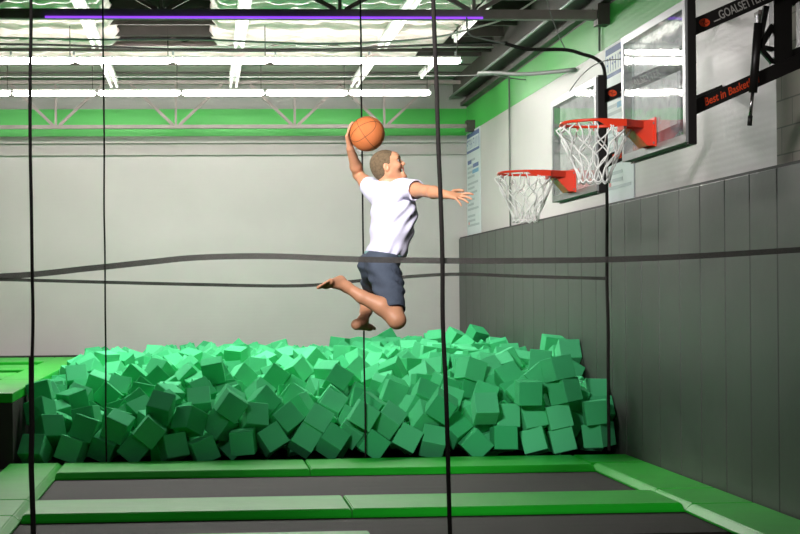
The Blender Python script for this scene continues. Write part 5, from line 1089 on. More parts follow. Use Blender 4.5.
(1124,22882,96,336,683,184,622),(1359,22998,228,164,-361,824,404),(1273,22853,435,108,-684,493,-527),(1392,22932,632,132,-873,-322,-340),(1318,23213,122,152,85,-427,888),(1433,23401,268,225,-48,-472,851),(1276,23153,430,872,-300,368,-121),(1390,23249,635,418,44,-879,226),
(1263,23594,112,510,38,648,-564),(1420,23770,270,280,-916,120,-262),(1228,23673,440,174,-562,188,-786),(1419,23586,622,347,81,-910,-213),(1222,23996,112,570,-780,-253,55),(1474,24116,204,195,-662,-679,-248),(1276,24061,424,876,-448,-127,-130),(1827,15413,301,770,320,290,469),
(1694,15616,102,302,-102,-165,-933),(1883,15710,323,751,-166,-632,-89),(1758,15972,101,898,-22,-436,-62),(1852,16024,347,167,-732,-646,138),(1720,16251,119,820,-533,186,96),(1895,16358,327,267,785,113,547),(1649,16558,98,381,587,627,-342),(1817,16731,341,350,358,474,-725),
(1691,16913,122,40,232,-4,972),(1849,16999,356,698,53,688,-191),(1702,17169,104,343,-404,634,563),(1824,17302,346,647,478,-478,-353),(1610,17213,498,627,-284,-460,560),(1713,17456,108,501,633,-498,317),(1784,17641,307,174,722,591,-313),(1607,17509,486,692,-366,191,592),
(1696,17828,104,8,89,-522,848),(1773,17999,317,443,-481,528,542),(1651,17826,563,733,161,-649,-127),(1654,18154,96,100,45,-410,-905),(1773,18301,311,343,-936,10,79),(1560,18154,499,238,87,-928,271),(1671,18481,94,506,-230,-701,-447),(1834,18640,253,154,-488,-790,-338),
(1623,18529,445,593,-221,681,-369),(1713,18851,106,207,-626,316,-682),(1784,18991,293,39,76,921,380),(1692,18794,494,27,153,580,800),(1690,19237,108,48,-667,195,717),(1758,19332,359,694,206,684,-83),(1655,19173,592,104,116,725,671),(1612,19525,118,495,502,-498,505),
(1779,19708,345,806,169,290,487),(1568,19555,557,353,751,529,-179),(1812,19688,736,716,-291,-606,188),(1594,19775,117,464,459,535,537),(1822,19970,310,166,853,-175,463),(1595,19826,471,128,893,-284,-325),(1799,19973,662,392,890,124,195),(1646,20112,148,427,328,766,-351),
(1780,20390,289,899,300,-318,29),(1665,20121,426,482,146,844,-184),(1788,20288,655,143,899,-42,-412),(1652,20690,106,964,-64,241,-97),(1794,20710,337,944,-34,-328,22),(1596,20576,489,308,621,-652,-306),(1774,20558,643,649,622,264,-349),(1638,20951,108,174,96,-600,775),
(1789,20998,353,550,108,-815,148),(1573,20975,518,58,879,340,329),(1683,21207,109,380,-393,688,477),(1805,21414,274,762,612,98,-186),(1532,21195,365,222,890,265,299),(1660,21370,552,299,862,27,-408),(1504,21613,103,614,-200,-762,47),(1787,21651,186,711,463,-378,370),
(1580,21598,419,462,-781,-26,420),(1752,21719,566,667,-378,-72,-638),(1672,21951,105,647,214,288,673),(1864,22063,257,101,580,691,420),(1686,21918,451,637,-41,419,646),(1582,22192,128,661,2,-12,750),(1807,22394,276,524,55,764,373),(1711,22199,512,529,-156,539,637),
(1565,22522,168,873,254,189,371),(1808,22731,300,158,400,710,-558),(1611,22538,461,904,-41,-370,-209),(1818,22444,597,167,374,848,-336),(1609,22859,147,960,-13,-96,-263),(1815,23083,314,932,69,352,-59),(1617,22898,467,897,295,305,-122),(1609,23225,106,402,-487,712,308),
(1877,23354,354,94,659,166,-728),(1564,23177,440,442,-697,405,393),(1736,23257,662,178,84,-540,818),(1691,23535,124,58,-47,-956,282),(1781,23710,318,144,-227,-156,-950),(1567,23616,428,889,287,352,53),(1758,23562,648,822,47,-555,-119),(1628,23897,107,28,96,-872,480),
(1751,24118,205,52,-93,-486,-867),(1522,23964,420,130,-86,442,883),(1693,24098,607,438,596,-668,-86),(2050,15379,128,634,643,-372,212),(2116,15634,295,355,719,205,561),(2090,16038,251,722,346,-194,566),(2020,16237,94,625,-101,-700,331),(2170,16370,368,386,654,558,-335),
(1938,16548,111,597,-771,192,112),(2065,16720,274,69,-219,-831,-506),(1985,16915,100,110,702,-217,-670),(2119,17037,303,681,-202,692,-126),(2024,17211,106,324,-557,595,481),(2113,17330,358,233,-135,958,-101),(2001,17515,131,432,550,665,261),(2149,17628,354,875,366,297,-115),
(1957,17492,548,758,525,-160,352),(2153,17514,694,357,-150,913,-132),(2015,17836,164,598,318,-532,509),(2021,18004,378,643,-255,695,-198),(1894,17772,484,37,117,314,941),(1984,18160,114,304,-451,270,794),(2160,18292,339,570,-581,-408,-414),(1922,18187,539,652,-244,686,-211),
(1963,18466,125,646,-158,-494,-560),(2122,18564,324,227,8,725,-650),(1927,18486,521,921,129,362,57),(1998,18824,91,316,666,563,-374),(2068,18975,376,354,-14,896,-266),(1972,18792,514,568,310,-663,-376),(1943,19175,103,372,585,-670,264),(2105,19314,301,833,295,467,-22),
(1957,19144,543,858,-165,-455,-171),(2091,19150,740,636,600,-405,269),(1900,19504,161,614,291,-717,154),(2152,19614,269,760,310,-130,556),(1933,19506,536,220,572,-252,-749),(2134,19632,702,206,-747,300,-556),(1970,19817,92,45,-870,81,484),(2166,20003,314,385,-856,230,256),
(1956,19830,509,388,-185,822,373),(2143,19913,664,706,600,252,-279),(1996,20184,146,664,101,-568,-477),(2155,20354,274,579,135,-589,-548),(1984,20206,479,76,-154,66,983),(2164,20220,694,884,-179,-420,-99),(1970,20616,168,149,-256,735,610),(2162,20701,282,864,-184,449,-138),
(1969,20511,489,638,-624,392,222),(2161,20507,628,205,268,706,-622),(1925,20944,127,50,-725,685,-53),(2135,21023,358,871,227,277,336),(1988,20768,465,317,669,656,148),(2156,20792,646,301,234,653,-655),(1990,21259,163,443,607,566,339),(2153,21369,363,658,-386,-262,592),
(1948,21256,518,726,617,211,-218),(2088,21344,696,669,-265,164,-674),(2030,21528,138,662,-710,180,161),(2248,21676,352,724,-142,-670,77),(1939,21518,457,494,-676,-399,-373),(2113,21610,657,159,-100,-667,-721),(2029,21813,132,420,764,-208,443),(2203,22080,254,784,449,-422,-77),
(1986,21846,456,228,-634,-736,56),(2129,21872,669,821,148,-549,46),(2022,22247,96,306,632,643,306),(2167,22410,272,941,-62,331,25),(2023,22231,476,456,742,-320,372),(2158,22147,658,198,184,-727,631),(2043,22611,124,281,685,-25,-672),(2144,22729,340,405,537,-160,723),
(1941,22608,455,250,346,826,-368),(2097,22621,667,263,-490,790,-257),(2002,22894,128,180,-392,560,707),(2152,23156,323,115,-732,273,614),(1960,22971,478,18,908,-101,407),(1994,23332,84,51,-795,7,-604),(2145,23465,298,195,57,-971,124),(1975,23214,578,587,472,-511,415),
(1967,23569,90,380,-398,562,617),(2072,23753,327,579,-547,-406,-447),(2014,23578,584,756,-24,-654,-13),(2105,23538,809,386,-528,453,606),(1962,23919,118,514,-614,-382,-460),(2082,24114,288,352,908,81,-209),(1873,23987,438,708,5,283,647),(2307,15223,89,665,324,-397,543),
(2409,15324,304,678,309,-498,-444),(2365,15551,148,569,-589,-397,-414),(2456,15744,377,176,-81,-658,-728),(2295,15864,159,22,155,739,655),(2367,16079,374,36,749,28,661),(2310,16242,86,560,-125,-179,800),(2452,16372,344,479,-449,-402,638),(2261,16514,114,543,521,-476,456),
(2461,16671,330,140,924,347,-78),(2278,16778,92,48,533,3,-845),(2457,17021,233,559,-667,-170,463),(2316,16884,525,188,152,967,-84),(2289,17279,118,382,548,-526,526),(2502,17363,300,184,-800,-450,350),(2345,17169,511,604,-678,296,-295),(2298,17589,131,563,-691,-335,-304),
(2509,17692,317,239,-863,-406,181),(2334,17508,479,409,-423,-774,-234),(2322,17877,120,953,-259,148,50),(2436,18054,310,354,614,213,-673),(2279,17844,480,165,-940,43,-296),(2286,18170,62,443,-487,513,552),(2400,18365,307,716,-680,121,100),(2329,18141,560,682,729,53,33),
(2340,18444,83,408,587,555,424),(2478,18628,307,437,328,-557,-626),(2253,18561,584,224,127,-668,-698),(2234,18734,123,174,-633,237,-716),(2432,18947,283,61,-915,13,398),(2313,18840,500,672,644,-262,257),(2240,19094,116,233,902,-338,131),(2421,19279,288,451,-474,-130,-745),
(2261,19116,530,87,528,-139,-833),(2350,19456,107,379,707,242,546),(2443,19665,259,776,295,-515,-214),(2197,19487,463,321,531,-300,-725),(2281,19825,95,713,-220,-256,-615),(2502,19958,312,428,-188,447,763),(2275,19816,454,778,409,-13,476),(2510,19742,666,840,-503,-158,-132),
(2332,20130,116,456,115,-882,21),(2553,20304,290,199,-726,634,174),(2311,20146,487,895,260,151,-330),(2474,20008,671,200,-630,-731,-170),(2297,20534,128,635,127,-426,-632),(2480,20664,268,379,-230,-663,-604),(2338,20529,460,918,95,385,-2),(2496,20337,632,220,503,720,-424),
(2295,20900,108,377,-381,682,498),(2468,21105,306,490,-458,-740,35),(2354,20874,444,776,-386,-125,483),(2495,20763,606,361,-538,-755,100),(2276,21195,134,931,114,346,-13),(2483,21415,288,307,14,-693,652),(2368,21192,541,700,249,282,-608),(2334,21490,108,528,-108,786,304),
(2527,21688,333,595,757,170,-208),(2366,21647,598,619,-61,148,769),(2357,21890,113,254,-602,-607,-453),(2494,22103,301,432,-640,622,134),(2379,21946,475,115,284,890,338),(2336,22323,104,319,297,611,-661),(2527,22474,333,267,507,373,730),(2323,22280,464,559,368,36,742),
(2511,22145,631,420,728,496,-220),(2344,22608,96,870,-90,128,-468),(2472,22758,310,122,-619,-696,342),(2292,22585,521,780,-496,363,112),(2500,22452,660,619,202,732,203),(2303,22957,164,962,-213,-142,92),(2465,23119,337,135,-800,576,-99),(2276,22940,508,67,-850,-490,-181),
(2352,23309,105,23,174,-577,798),(2469,23428,288,403,-467,689,381),(2274,23260,552,495,552,301,-599),(2311,23633,114,87,259,-562,780),(2324,23868,327,83,754,102,644),(2320,23614,490,952,-227,-73,-191),(2367,23533,786,13,803,-596,9),(2263,23918,77,257,39,146,954),
(2442,24139,264,26,-21,782,623),(2218,24128,537,687,162,156,691),(2227,23841,633,140,764,-571,266),(2594,15884,148,541,-51,-810,-222),(2627,16076,344,703,312,607,200),(2642,16220,94,139,428,851,272),(2775,16355,308,769,-291,494,-283),(2637,16561,94,650,397,-412,500),
(2759,16709,342,267,566,247,-740),(2637,16524,508,194,-569,424,677),(2651,16829,95,426,438,400,-682),(2776,17015,329,735,345,-517,271),(2627,16874,527,488,33,-422,763),(2624,17191,109,249,-424,616,-616),(2809,17344,326,709,24,703,-54),(2640,17213,561,652,-326,389,564),
(2635,17542,91,131,36,-262,-956),(2832,17700,327,656,-107,-646,376),(2650,17558,508,318,211,836,-394),(2692,17392,739,670,28,255,-697),(2672,17857,98,827,547,-117,-58),(2799,18028,288,476,563,-143,661),(2626,17942,478,871,303,385,35),(2603,18195,140,712,-281,-595,-246),
(2793,18338,347,61,629,83,-771),(2588,18253,512,742,-178,77,-642),(2675,18454,129,164,-619,181,747),(2780,18579,356,71,-755,-65,-649),(2717,18518,604,28,652,28,-758),(2656,18788,125,744,-315,46,588),(2799,18957,347,204,47,835,509),(2598,18839,571,987,17,-160,-8),
(2624,19077,125,291,623,-679,-257),(2788,19299,330,473,605,-353,535),(2571,19122,534,344,-552,641,408),(2647,19218,754,88,646,-138,-745),(2672,19451,110,148,-601,-166,767),(2720,19638,281,689,138,701,121),(2524,19475,463,156,-488,646,565),(2422,19475,730,451,326,-573,602),
(2659,19777,80,587,-401,-414,-569),(2798,19931,322,218,648,-470,-559),(2668,19820,491,473,569,210,639),(2647,20117,114,135,72,952,264),(2790,20302,288,174,-634,-726,-199),(2669,20133,462,605,-367,-332,-624),(2726,20057,700,6,-6,-980,-201),(2621,20464,112,204,678,-520,478),
(2792,20719,220,198,-702,440,524),(2651,20511,457,133,-445,177,-868),(2633,20922,148,415,-827,-148,350),(2768,21095,304,554,252,-706,-362),(2684,20923,442,252,-554,361,-706),(2638,21334,92,139,-822,-535,137),(2832,21368,348,173,-754,-20,634),(2655,21229,545,617,156,-707,-309),
(2705,21632,137,84,848,48,520),(2896,21779,342,676,174,-418,582),(2699,21598,487,255,135,-944,-160),(2752,21431,706,472,618,-529,339),(2667,21884,106,691,-210,149,-675),(2786,22108,297,246,680,206,659),(2705,21954,485,663,-200,-307,-653),(2726,21794,676,12,34,932,360),
(2617,22266,110,367,-657,-598,-276),(2796,22418,262,616,-275,-161,-720),(2740,22289,495,303,645,621,-326),(2678,22612,105,640,-180,708,-240),(2798,22760,277,711,-217,-639,197),(2752,22591,486,651,-309,-615,320),(2789,22481,702,36,-187,939,286),(2648,22948,107,936,-207,82,273),
(2764,23070,306,631,-159,-159,-743),(2627,22907,519,272,-665,335,-609),(2649,22762,713,204,-664,-395,601),(2645,23244,89,836,538,48,102),(2743,23434,276,425,-579,618,320),(2646,23260,534,616,-336,-510,-497),(2600,23623,99,106,43,-838,-534),(2571,23802,332,502,863,49,-34),
(2608,23546,498,522,364,612,470),(2579,23921,96,47,114,-917,-379),(2751,24108,309,581,586,284,489),(2499,24151,519,546,495,451,-504),(2494,23886,686,272,446,-532,666),(2944,15406,131,37,762,-526,-374),(2981,15597,316,390,-920,-8,-26),(2927,15819,120,655,-431,324,-529),
(2908,16044,338,386,745,506,-199),(2964,16160,130,149,273,287,-906),(3024,16375,319,493,-326,-744,311),(2930,16205,528,62,685,542,482),(2895,16513,85,151,-672,-711,-143),(3100,16709,336,340,650,672,-97),(2961,16517,532,298,-675,130,-662),(2967,16852,112,115,-79,-946,293),
(3116,17084,330,537,-725,-335,-273),(3035,16879,491,577,-52,-351,-736),(2889,16720,645,334,-910,-56,-242),(2971,17151,120,260,354,488,-755),(3053,17348,355,571,409,393,-593),(2921,17165,561,877,330,-164,310),(2944,17496,97,764,-601,170,-162),(3093,17704,280,319,484,782,-229),
(3016,17575,537,3,59,-233,971),(3017,17854,96,750,218,299,-548),(3082,18054,270,212,-626,-253,707),(3038,17884,500,178,-660,-63,-727),(2731,17785,673,531,125,766,339),(2966,18192,96,261,-603,-724,-208),(3039,18350,295,729,-300,-312,-530),(2916,18160,598,282,800,-416,-328),
(2961,18531,92,770,614,122,125),(3037,18659,347,317,948,-21,18),(3017,18454,574,518,-435,603,423),(2979,18810,80,172,981,86,15),(3077,18952,334,92,-729,-73,674),(2923,18791,588,24,622,602,501),(2946,19126,119,283,-732,138,-604),(3062,19297,318,178,655,440,588),
(2899,19177,560,972,-24,95,213),(2907,19256,807,561,456,-510,467),(2953,19426,121,257,-592,-763,-36),(2978,19616,326,364,570,-573,462),(2852,19462,563,691,-722,3,28),(2706,19512,797,142,603,-154,770),(2966,19743,118,161,-986,24,-39),(3094,19909,337,486,181,818,248),
(2914,19711,586,542,514,472,-468),(2754,19786,801,438,-450,-553,-548),(2940,20060,152,222,33,521,824),(3032,20310,323,511,515,-553,-410),(2956,20076,527,364,668,-590,271),(3022,20238,704,322,590,-290,-681),(2962,20456,63,706,57,705,46),(3121,20673,238,499,-512,692,-103),
(2948,20572,467,882,95,461,10),(2767,20332,665,151,-598,-138,775),(2964,20880,88,95,-509,-836,183),(3096,21053,308,48,580,-771,258),(2939,20884,416,260,-637,-520,-506),(2777,20743,646,598,-116,-366,-704),(2961,21267,98,387,-136,-170,896),(3133,21384,368,108,763,120,-626),
(2925,21182,566,676,-234,472,515),(2969,21550,138,58,-770,151,-618),(3133,21714,328,607,230,20,-760),(3002,21527,604,96,783,-607,95),(2951,21970,110,623,-175,-706,287),(3025,22093,373,47,0,-305,951),(3020,21954,562,184,-612,-730,-243),(2965,21816,751,677,238,669,192),
(3038,22292,132,562,336,552,-516),(3134,22417,333,606,541,490,317),(3046,22299,616,737,171,-590,281),(3154,22412,818,500,-568,-527,-386),(2926,22581,95,226,596,-746,192),(3032,22744,259,686,-166,239,667),(3042,22596,542,813,570,2,116),(2972,22930,104,601,320,-360,638),
(3028,23109,335,638,445,271,-567),(2950,22878,484,130,-702,434,550),(2908,22951,731,140,237,953,-124),(2918,23266,104,672,-392,626,-50),(2991,23449,306,703,-319,216,597),(2889,23274,541,112,-788,600,73),(2932,23628,95,627,-311,-300,-649),(2845,23787,277,499,-251,-351,-751),
(2872,23596,499,573,362,-687,-261),(2584,23641,722,79,129,-794,-589),(2956,23957,88,484,390,-685,380),(3064,24114,304,223,734,284,576),(2740,23990,532,124,-777,-7,618),(3398,15263,336,150,103,-27,983),(3290,15496,124,868,-458,186,44),(3220,15689,391,648,744,-12,162),
(3244,15800,145,79,-956,175,-220),(3172,15998,345,582,276,-419,639),(3299,16167,125,124,245,-378,-884),(3274,16317,361,191,-620,-682,-338),(3218,16178,546,307,584,237,713),(3206,16552,126,213,-630,346,661),(3433,16649,341,75,695,128,704),(3218,16508,546,535,-311,-610,495),
(3273,16903,150,777,-149,-584,-184),(3464,16974,350,548,206,753,-300),(3315,16833,546,511,217,-786,-274),(3183,16698,718,708,334,29,-622),(3295,17216,85,454,641,-461,-413),(3301,17354,354,697,-715,6,-53),(3317,17152,558,192,-718,-295,600),(3351,17528,117,114,721,88,-678),
(3385,17596,353,32,-22,999,-14),(3319,17500,587,669,-140,-718,-130),(3296,17840,103,144,-650,-172,-726),(3329,17900,375,65,-754,-643,-118),(3299,17826,597,171,69,116,-976),(3017,17858,733,18,-57,-766,639),(3323,18118,150,465,494,-466,568),(3326,18351,316,276,706,-386,-526),
(3277,18174,483,752,-308,325,484),(3354,18501,72,974,-107,9,-199),(3314,18630,332,701,28,705,102),(3297,18522,551,131,-700,0,-702),(3257,18849,82,586,562,421,-405),(3309,18909,367,637,770,-37,18),(3259,18809,596,672,-212,-651,-281),(3241,19115,96,362,-196,-680,-607),
(3388,19286,326,42,519,255,-815),(3223,19130,592,395,-621,-450,506),(3163,19215,805,546,351,-495,578),(3238,19453,113,131,938,310,-80),(3246,19602,313,710,-171,-681,44),(3100,19458,559,103,-724,678,74),(3338,19816,108,400,-497,748,184),(3339,19954,305,149,-146,-300,-931),
(3250,19767,529,91,-100,-328,-935),(3213,19932,707,206,722,265,605),(3254,20150,143,112,235,-744,-616),(3405,20365,274,499,-20,688,526),(3256,20187,549,530,254,-507,-631),(3293,20278,790,25,-134,-65,-988),(3243,20466,128,243,89,-920,-294),(3422,20708,323,447,-156,-869,-144),
(3224,20551,491,585,677,282,-347),(3042,20520,731,597,-370,-487,519),(3288,20841,119,741,-421,-335,-402),(3356,21071,403,149,278,421,-851),(3230,20832,502,112,769,613,140),(3050,20836,706,316,251,-648,646),(3309,21252,129,460,506,522,510),(3424,21398,373,474,491,570,-458),
(3215,21216,591,48,-710,-310,630),(3235,21502,102,560,636,-408,339),(3418,21684,330,236,713,-477,-458),(3322,21604,546,158,-545,174,-805),(3287,21450,738,148,-127,-256,947),(3276,21797,108,176,-657,720,-136),(3257,22075,275,647,244,-653,-310),(3318,21905,527,453,-336,-616,-550),
(3238,21852,744,7,-564,66,-823),(3321,22269,103,613,-181,-706,306),(3398,22419,316,665,-199,306,652),(3340,22198,494,399,561,-188,-700),(3371,22391,628,35,-45,-425,-904),(3266,22627,130,28,743,-5,669),(3400,22798,340,37,-72,-353,-932),(3381,22601,478,321,676,-638,180),
(3263,22676,755,4,118,-813,-571),(3257,22931,100,440,-501,-681,-303),(3284,23083,343,14,765,12,-643),(3234,22961,574,90,90,82,-988),(3190,22939,805,128,-634,-14,-762),(3252,23216,100,106,-635,-126,-754),(3304,23444,328,712,123,620,306),(3170,23329,545,502,476,722,-29),
(3250,23566,123,487,-534,76,687),(3172,23782,286,175,25,898,-403),(3199,23618,470,573,327,-733,-164),(2818,23691,715,278,572,748,-189),(3255,23937,120,716,-223,570,-334),(3352,24159,318,518,533,482,-465),(3107,23930,476,61,-146,906,393),(3033,24153,641,24,838,-37,-544),
(3583,15558,127,150,94,-214,-961),(3472,15728,372,147,807,-28,-571),(3576,15833,126,12,-569,-224,-791),(3464,15967,309,787,584,-32,197),(3384,15886,559,379,-428,-670,-473),(3565,16224,92,632,494,547,-238),(3525,16336,364,486,-420,-476,-601),(3473,16180,568,579,-502,398,504),
(3541,16528,110,210,-576,-522,593),(3664,16718,352,34,13,-399,-916),(3787,16537,750,48,347,-910,222),(3552,16837,67,554,434,-484,520),(3728,17052,268,140,-732,549,378),(3614,16825,610,467,-539,592,374),(3592,17162,100,693,-430,575,-69),(3602,17291,394,800,191,-514,-242),
(3657,17117,562,568,43,628,530),(3636,17484,145,10,999,8,-35),(3658,17588,377,679,-63,729,53),(3693,17432,610,574,306,752,107),(3625,17771,141,613,65,767,180),(3598,17968,322,12,59,-907,416),(3681,17834,535,648,-218,-651,331),(3484,17966,698,562,-364,162,725),
(3650,18169,96,644,-380,-510,-424),(3576,18310,333,322,941,-23,105),(3568,18146,507,195,698,-257,-639),(3397,18292,705,628,220,379,-643),(3659,18313,714,295,612,669,-300),(3633,18493,137,528,244,-768,-268),(3562,18640,322,24,61,-401,-914),(3575,18472,510,572,285,-326,696),
(3676,18802,154,315,636,658,-253),(3562,18970,320,596,-275,-705,267),(3563,18810,493,384,920,-7,74),(3560,19144,133,111,359,301,876),(3686,19308,342,393,516,-362,670),(3520,19123,570,585,-54,-809,-6),(3424,19133,786,393,-437,-590,-554),(3546,19444,96,38,17,-415,-909),
(3534,19586,316,126,681,-489,-531),(3509,19361,591,272,-688,-610,282),(3324,19451,735,239,-338,-620,-666),(3607,19788,147,196,-216,-232,928),(3726,19997,296,747,380,-534,-115),(3520,19798,454,826,-385,-96,-401),(3480,19996,605,88,130,919,361),(3750,20000,618,225,-611,-635,-416),
(3587,20166,70,745,143,643,-110),(3725,20374,236,715,299,-240,585),(3626,20203,399,379,918,53,106),(3570,20314,617,910,-358,-187,-90),(3566,20605,95,446,-645,369,-499),(3731,20698,301,391,-513,651,400),(3616,20519,498,460,352,269,-770),(3366,20555,703,69,-937,48,-339),
(3753,20757,755,198,233,-519,-798),(3582,20908,128,420,119,625,-647),(3748,21038,362,731,43,-643,-224),(3723,20865,547,727,93,-656,-181),(3373,20786,743,528,61,845,58),(3554,21181,139,516,-508,-533,-437),(3741,21342,388,514,-476,-228,-676),(3571,21198,573,240,-950,-192,-58),
(3446,21050,766,158,-704,192,-665),(3549,21484,113,395,618,524,433),(3667,21649,395,40,-806,-54,588),(3583,21553,632,554,-467,506,-467),(3714,21299,848,442,737,-366,357),(3760,21593,858,845,50,-532,-22),(3596,21834,126,157,642,746,81),(3514,21957,336,542,612,344,-462),
(3556,21879,611,45,166,-59,-983),(3456,21824,832,356,-456,-568,-586),(3631,22227,110,708,-195,-353,-580),(3650,22427,286,207,-652,659,313),(3609,22246,458,691,295,-602,-268),(3619,22408,666,590,368,620,364),(3598,22592,126,489,-572,34,-657),(3642,22813,302,323,623,-236,-672),
(3641,22598,450,240,613,682,-320),(3545,22710,688,265,657,-242,-663),(3481,22899,838,652,290,266,-649),(3506,22986,101,629,60,-755,177),(3525,23105,382,557,-315,-689,340),(3597,22957,570,459,868,62,179),(3432,23113,674,446,553,671,-210),(3552,23278,122,427,-107,-892,108),
(3713,23403,281,197,853,-296,-383),(3531,23330,478,431,863,-177,193),(3321,23464,666,478,-530,-28,-700),(3465,23725,649,244,-351,677,-599),(3545,23613,105,653,404,-616,-174),(3438,23850,370,743,497,222,389),(3584,23639,396,337,-168,148,914),(3076,23760,639,363,919,58,143),
(3648,24008,627,261,-792,-472,287),(3576,23950,103,500,-109,182,840),(3631,24160,306,494,-506,506,494),(3368,24039,585,102,-834,104,533),(3232,24155,773,607,581,364,-403),(3965,15386,300,657,323,-620,-281),(3787,15652,267,784,-330,511,-127),(3995,15571,534,110,28,-991,-70),
(3940,15877,121,301,-786,497,212),(3744,15987,249,675,105,609,403),(3730,15823,463,846,-230,416,-240),(3901,16193,96,677,-241,252,648),(3814,16340,285,201,-58,350,913),(3763,16144,564,717,507,-296,375),(4003,16522,145,16,59,864,500),(3993,16634,354,689,-256,-669,110),
(3904,16442,505,720,-261,240,596),(3885,16832,135,707,-311,-599,213),(3988,16953,362,641,356,170,-659),(3917,16756,579,356,72,800,478),(3977,17186,143,363,619,-23,-696),(3887,17326,368,642,201,691,266),(3968,17160,528,302,696,316,570),(3993,17002,701,16,56,-327,943),
(3994,17507,158,563,816,80,102),(3900,17687,333,561,-360,240,705),(4001,17532,497,264,613,656,-353),(3997,17354,671,388,628,-618,270),(3878,17817,86,19,-86,972,-217),(3878,18005,280,10,-138,914,-382),(3997,17901,482,337,710,-556,271),(3996,17713,649,671,-358,-256,-597),
(3876,18255,116,133,697,112,-696),(3905,18369,383,765,-638,-17,-81),(3924,18138,563,70,-46,448,890),(3778,18004,730,670,-254,586,-379),(3977,18523,155,360,365,-626,-588),(3833,18697,372,486,-175,-773,368),(3905,18543,611,355,-646,-363,571),(3938,18825,119,60,-800,-92,590),
(3932,18998,377,571,-162,-796,-114),(3791,18849,622,325,-635,-490,501),(3882,19163,108,324,-532,715,-316),(4002,19264,381,26,-632,-32,774),(3834,19172,605,315,814,212,-439),(3695,19205,798,38,-486,3,-873),(3886,19416,100,348,-428,-479,-683),(3837,19556,338,523,611,284,-522),
(3747,19608,582,957,-28,-176,230),(3977,19633,683,490,510,696,-126),(3880,19741,95,539,263,182,-779),(4022,19968,193,661,253,252,-660),(3943,19826,436,751,-381,271,466),(3999,19982,640,279,582,-674,361),(3955,20261,152,496,441,-561,-495),(4009,20398,390,15,748,12,664),
(3978,20163,401,708,-18,9,706),(4022,20272,644,14,707,14,707),(4000,20557,160,577,-367,-568,458),(4005,20737,361,148,-668,-724,-90),(3983,20584,617,365,-554,496,560),(3947,20881,117,469,731,343,-358),(4007,21042,350,642,136,158,-738),(4004,20919,554,978,209,1,29),
(3782,21076,756,166,-148,200,-954),(3926,21147,140,414,639,354,543),(4015,21364,343,8,32,256,966),(3974,21230,624,176,664,178,-705),(3994,21297,859,16,783,-622,-14),(3818,21471,105,37,-862,74,-499),(3935,21772,342,440,-645,415,467),(3950,21558,508,964,-253,51,66),
(3995,21651,731,651,274,440,-554),(3874,21746,87,122,27,657,-743),(3819,22014,211,165,-645,-357,656),(3849,21892,550,750,645,2,148),(3782,21883,779,646,440,467,-414),(3577,22135,757,94,-100,969,207),(3933,22305,144,641,124,-361,666),(3914,22478,303,652,-385,613,-224),
(4008,22160,434,31,-61,-890,-452),(3996,22194,705,601,265,377,-653),(3882,22624,68,618,-380,-511,-461),(3987,22847,267,183,-528,-272,784),(3993,22670,462,331,-939,-90,35),(3877,22402,567,605,-248,-676,339),(3974,22588,736,138,-744,564,332),(3874,23014,96,705,-566,424,48),
(3808,23120,354,810,-181,558,27),(3865,22912,597,264,577,-526,566),(3776,22808,802,166,-788,592,30),(3908,23282,92,677,-531,467,204),(3967,23373,374,552,-106,-827,-23),(3778,23247,577,251,-207,28,945),(3656,23299,775,548,114,-175,-810),(3892,23638,137,31,114,-716,688),
(3953,23668,365,27,920,-377,-101),(4021,23639,612,704,9,710,10),(3787,23577,641,3,-4,-528,-849),(3895,23939,140,819,550,160,-38),(3979,24099,311,383,-484,696,366),(3739,23904,421,243,925,85,281),(3945,23950,534,784,381,156,-463)]
# ------------------------------------------------------------------ foam cubes of the pit (settled positions in millimetres, rotation x1000)
FS = .235
def cube_bm(bm):
    r = bmesh.ops.create_cube(bm, size=FS)
    bmesh.ops.bevel(bm, geom=bm.edges[:], offset=.005, segments=1, affect='EDGES')
cb = MB(); cube_bm(cb.bm)
cube_me = D.meshes.new('foam_cube'); cb.bm.to_mesh(cube_me); cube_me.materials.append(M['foam'])
COLS = ['left of the left thin cord', 'between left and middle cords', 'between middle and thick cords', 'right of the thick cord']
for x, y, z, a, b, c, d, row, colu, rk in CUBES:
    o = D.objects.new('foam_cube', cube_me); COL.objects.link(o)
    o.location = (x/1000, y/1000, z/1000); o.rotation_mode = 'QUATERNION'; o.rotation_quaternion = Quaternion((a/1000, b/1000, c/1000, d/1000)).normalized()
    tag(o, f'green foam cube, {ORD[rk]} from left, {"lowest row" if row == 0 else ORD[row+1]+" row up"}, {COLS[colu]}', 'foam cube', 'green foam cubes piled in the pit')
rb = bmesh.new(); tb = bmesh.new(); cube_bm(tb); tme = D.meshes.new('t'); tb.to_mesh(tme)
for x, y, z, a, b, c, d in REST:
    m4 = Matrix.Translation((x/1000, y/1000, z/1000)) @ Quaternion((a/1000, b/1000, c/1000, d/1000)).normalized().to_matrix().to_4x4()
    n0 = len(rb.verts); rb.from_mesh(tme); rb.verts.ensure_lookup_table()
    bmesh.ops.transform(rb, matrix=m4, verts=rb.verts[n0:])
rme = D.meshes.new('foam_cubes_heap'); rb.to_mesh(rme); rme.materials.append(M['foam'])
ro = D.objects.new('foam_cube_heap', rme); COL.objects.link(ro)
tag(ro, 'the many small and half buried green foam cubes filling the rest of the pit', 'foam cubes', 'green foam cubes piled in the pit', 'stuff')

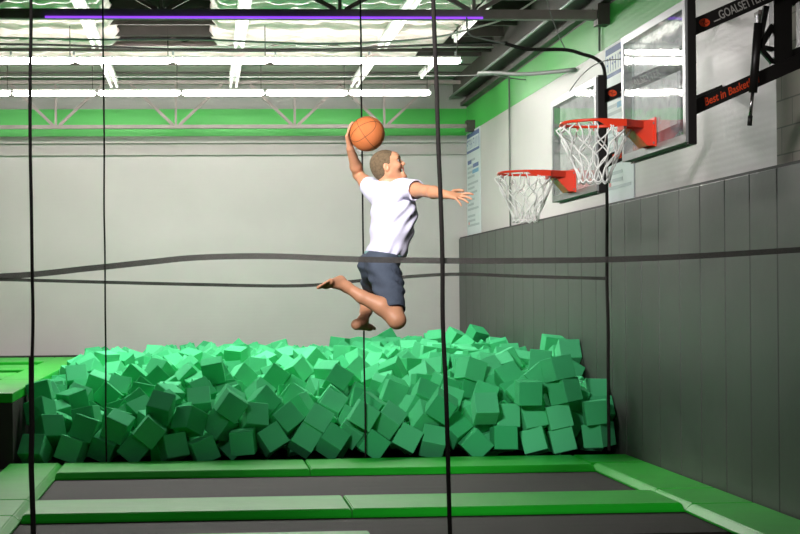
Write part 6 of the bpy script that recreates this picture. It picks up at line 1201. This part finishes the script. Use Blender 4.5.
# ------------------------------------------------------------------ light
w = D.worlds.new('world'); bpy.context.scene.world = w; w.use_nodes = True
w.node_tree.nodes['Background'].inputs[0].default_value = (.9, .95, 1, 1); w.node_tree.nodes['Background'].inputs[1].default_value = .0
def area(name, loc, size, sy, power, rot=(0, 0, 0), col=(1, .96, .94), spread=180):
    l = D.lights.new(name, 'AREA'); l.shape = 'RECTANGLE'; l.size = size; l.size_y = sy; l.energy = power; l.color = col; l.spread = math.radians(spread)
    o = D.objects.new(name, l); COL.objects.link(o); o.location = loc; o.rotation_euler = rot
    return o
# further rows of ceiling tubes out of the picture, over the court and to the left
area('ceiling_row_over_court', (0.2, 6.5, 4.6), 6.0, .25, 45)
area('ceiling_row_left', (-6.0, 13.5, 4.7), .3, 6.0, 45, (0, math.radians(25), 0))
area('pit_fill_light', (-.2, 18.6, 4.62), 6.0, .3, 215)  # fill light added above the pit to brighten the foam, apart from the tubes
o = area('person_fill_light', (-1.3, 6.0, 4.0), 1.2, .5, 33, spread=50)  # added fill aimed at the jumping person, not a fixture of the hall
o.rotation_euler = (Vector((1.3, 10.0, 2.7))-o.location).to_track_quat('-Z', 'Y').to_euler()

# ------------------------------------------------------------------ camera
cam = D.cameras.new('camera'); co = D.objects.new('camera', cam); COL.objects.link(co)
cam.sensor_width = 36; cam.lens = 1500/800*36; cam.shift_x = 105/800; cam.shift_y = 28/800
cam.clip_start = .05; cam.clip_end = 100
psi, rho = math.radians(3.45), .009
rv = Vector((math.cos(psi), -math.sin(psi), 0)); fv = Vector((math.sin(psi), math.cos(psi), 0)); uv = Vector((0, 0, 1))
Rr = rv*math.cos(rho)-uv*math.sin(rho); Ur = rv*math.sin(rho)+uv*math.cos(rho)
mm = Matrix((Rr, Ur, -fv)).transposed().to_4x4(); mm.translation = Vector((0, 0, 1.6))
co.matrix_world = mm
sc = bpy.context.scene; sc.camera = co
sc.view_settings.view_transform = 'Standard'; sc.view_settings.look = 'None'; sc.view_settings.gamma = 1; sc.view_settings.use_curve_mapping = False
sc.view_settings.exposure = .53
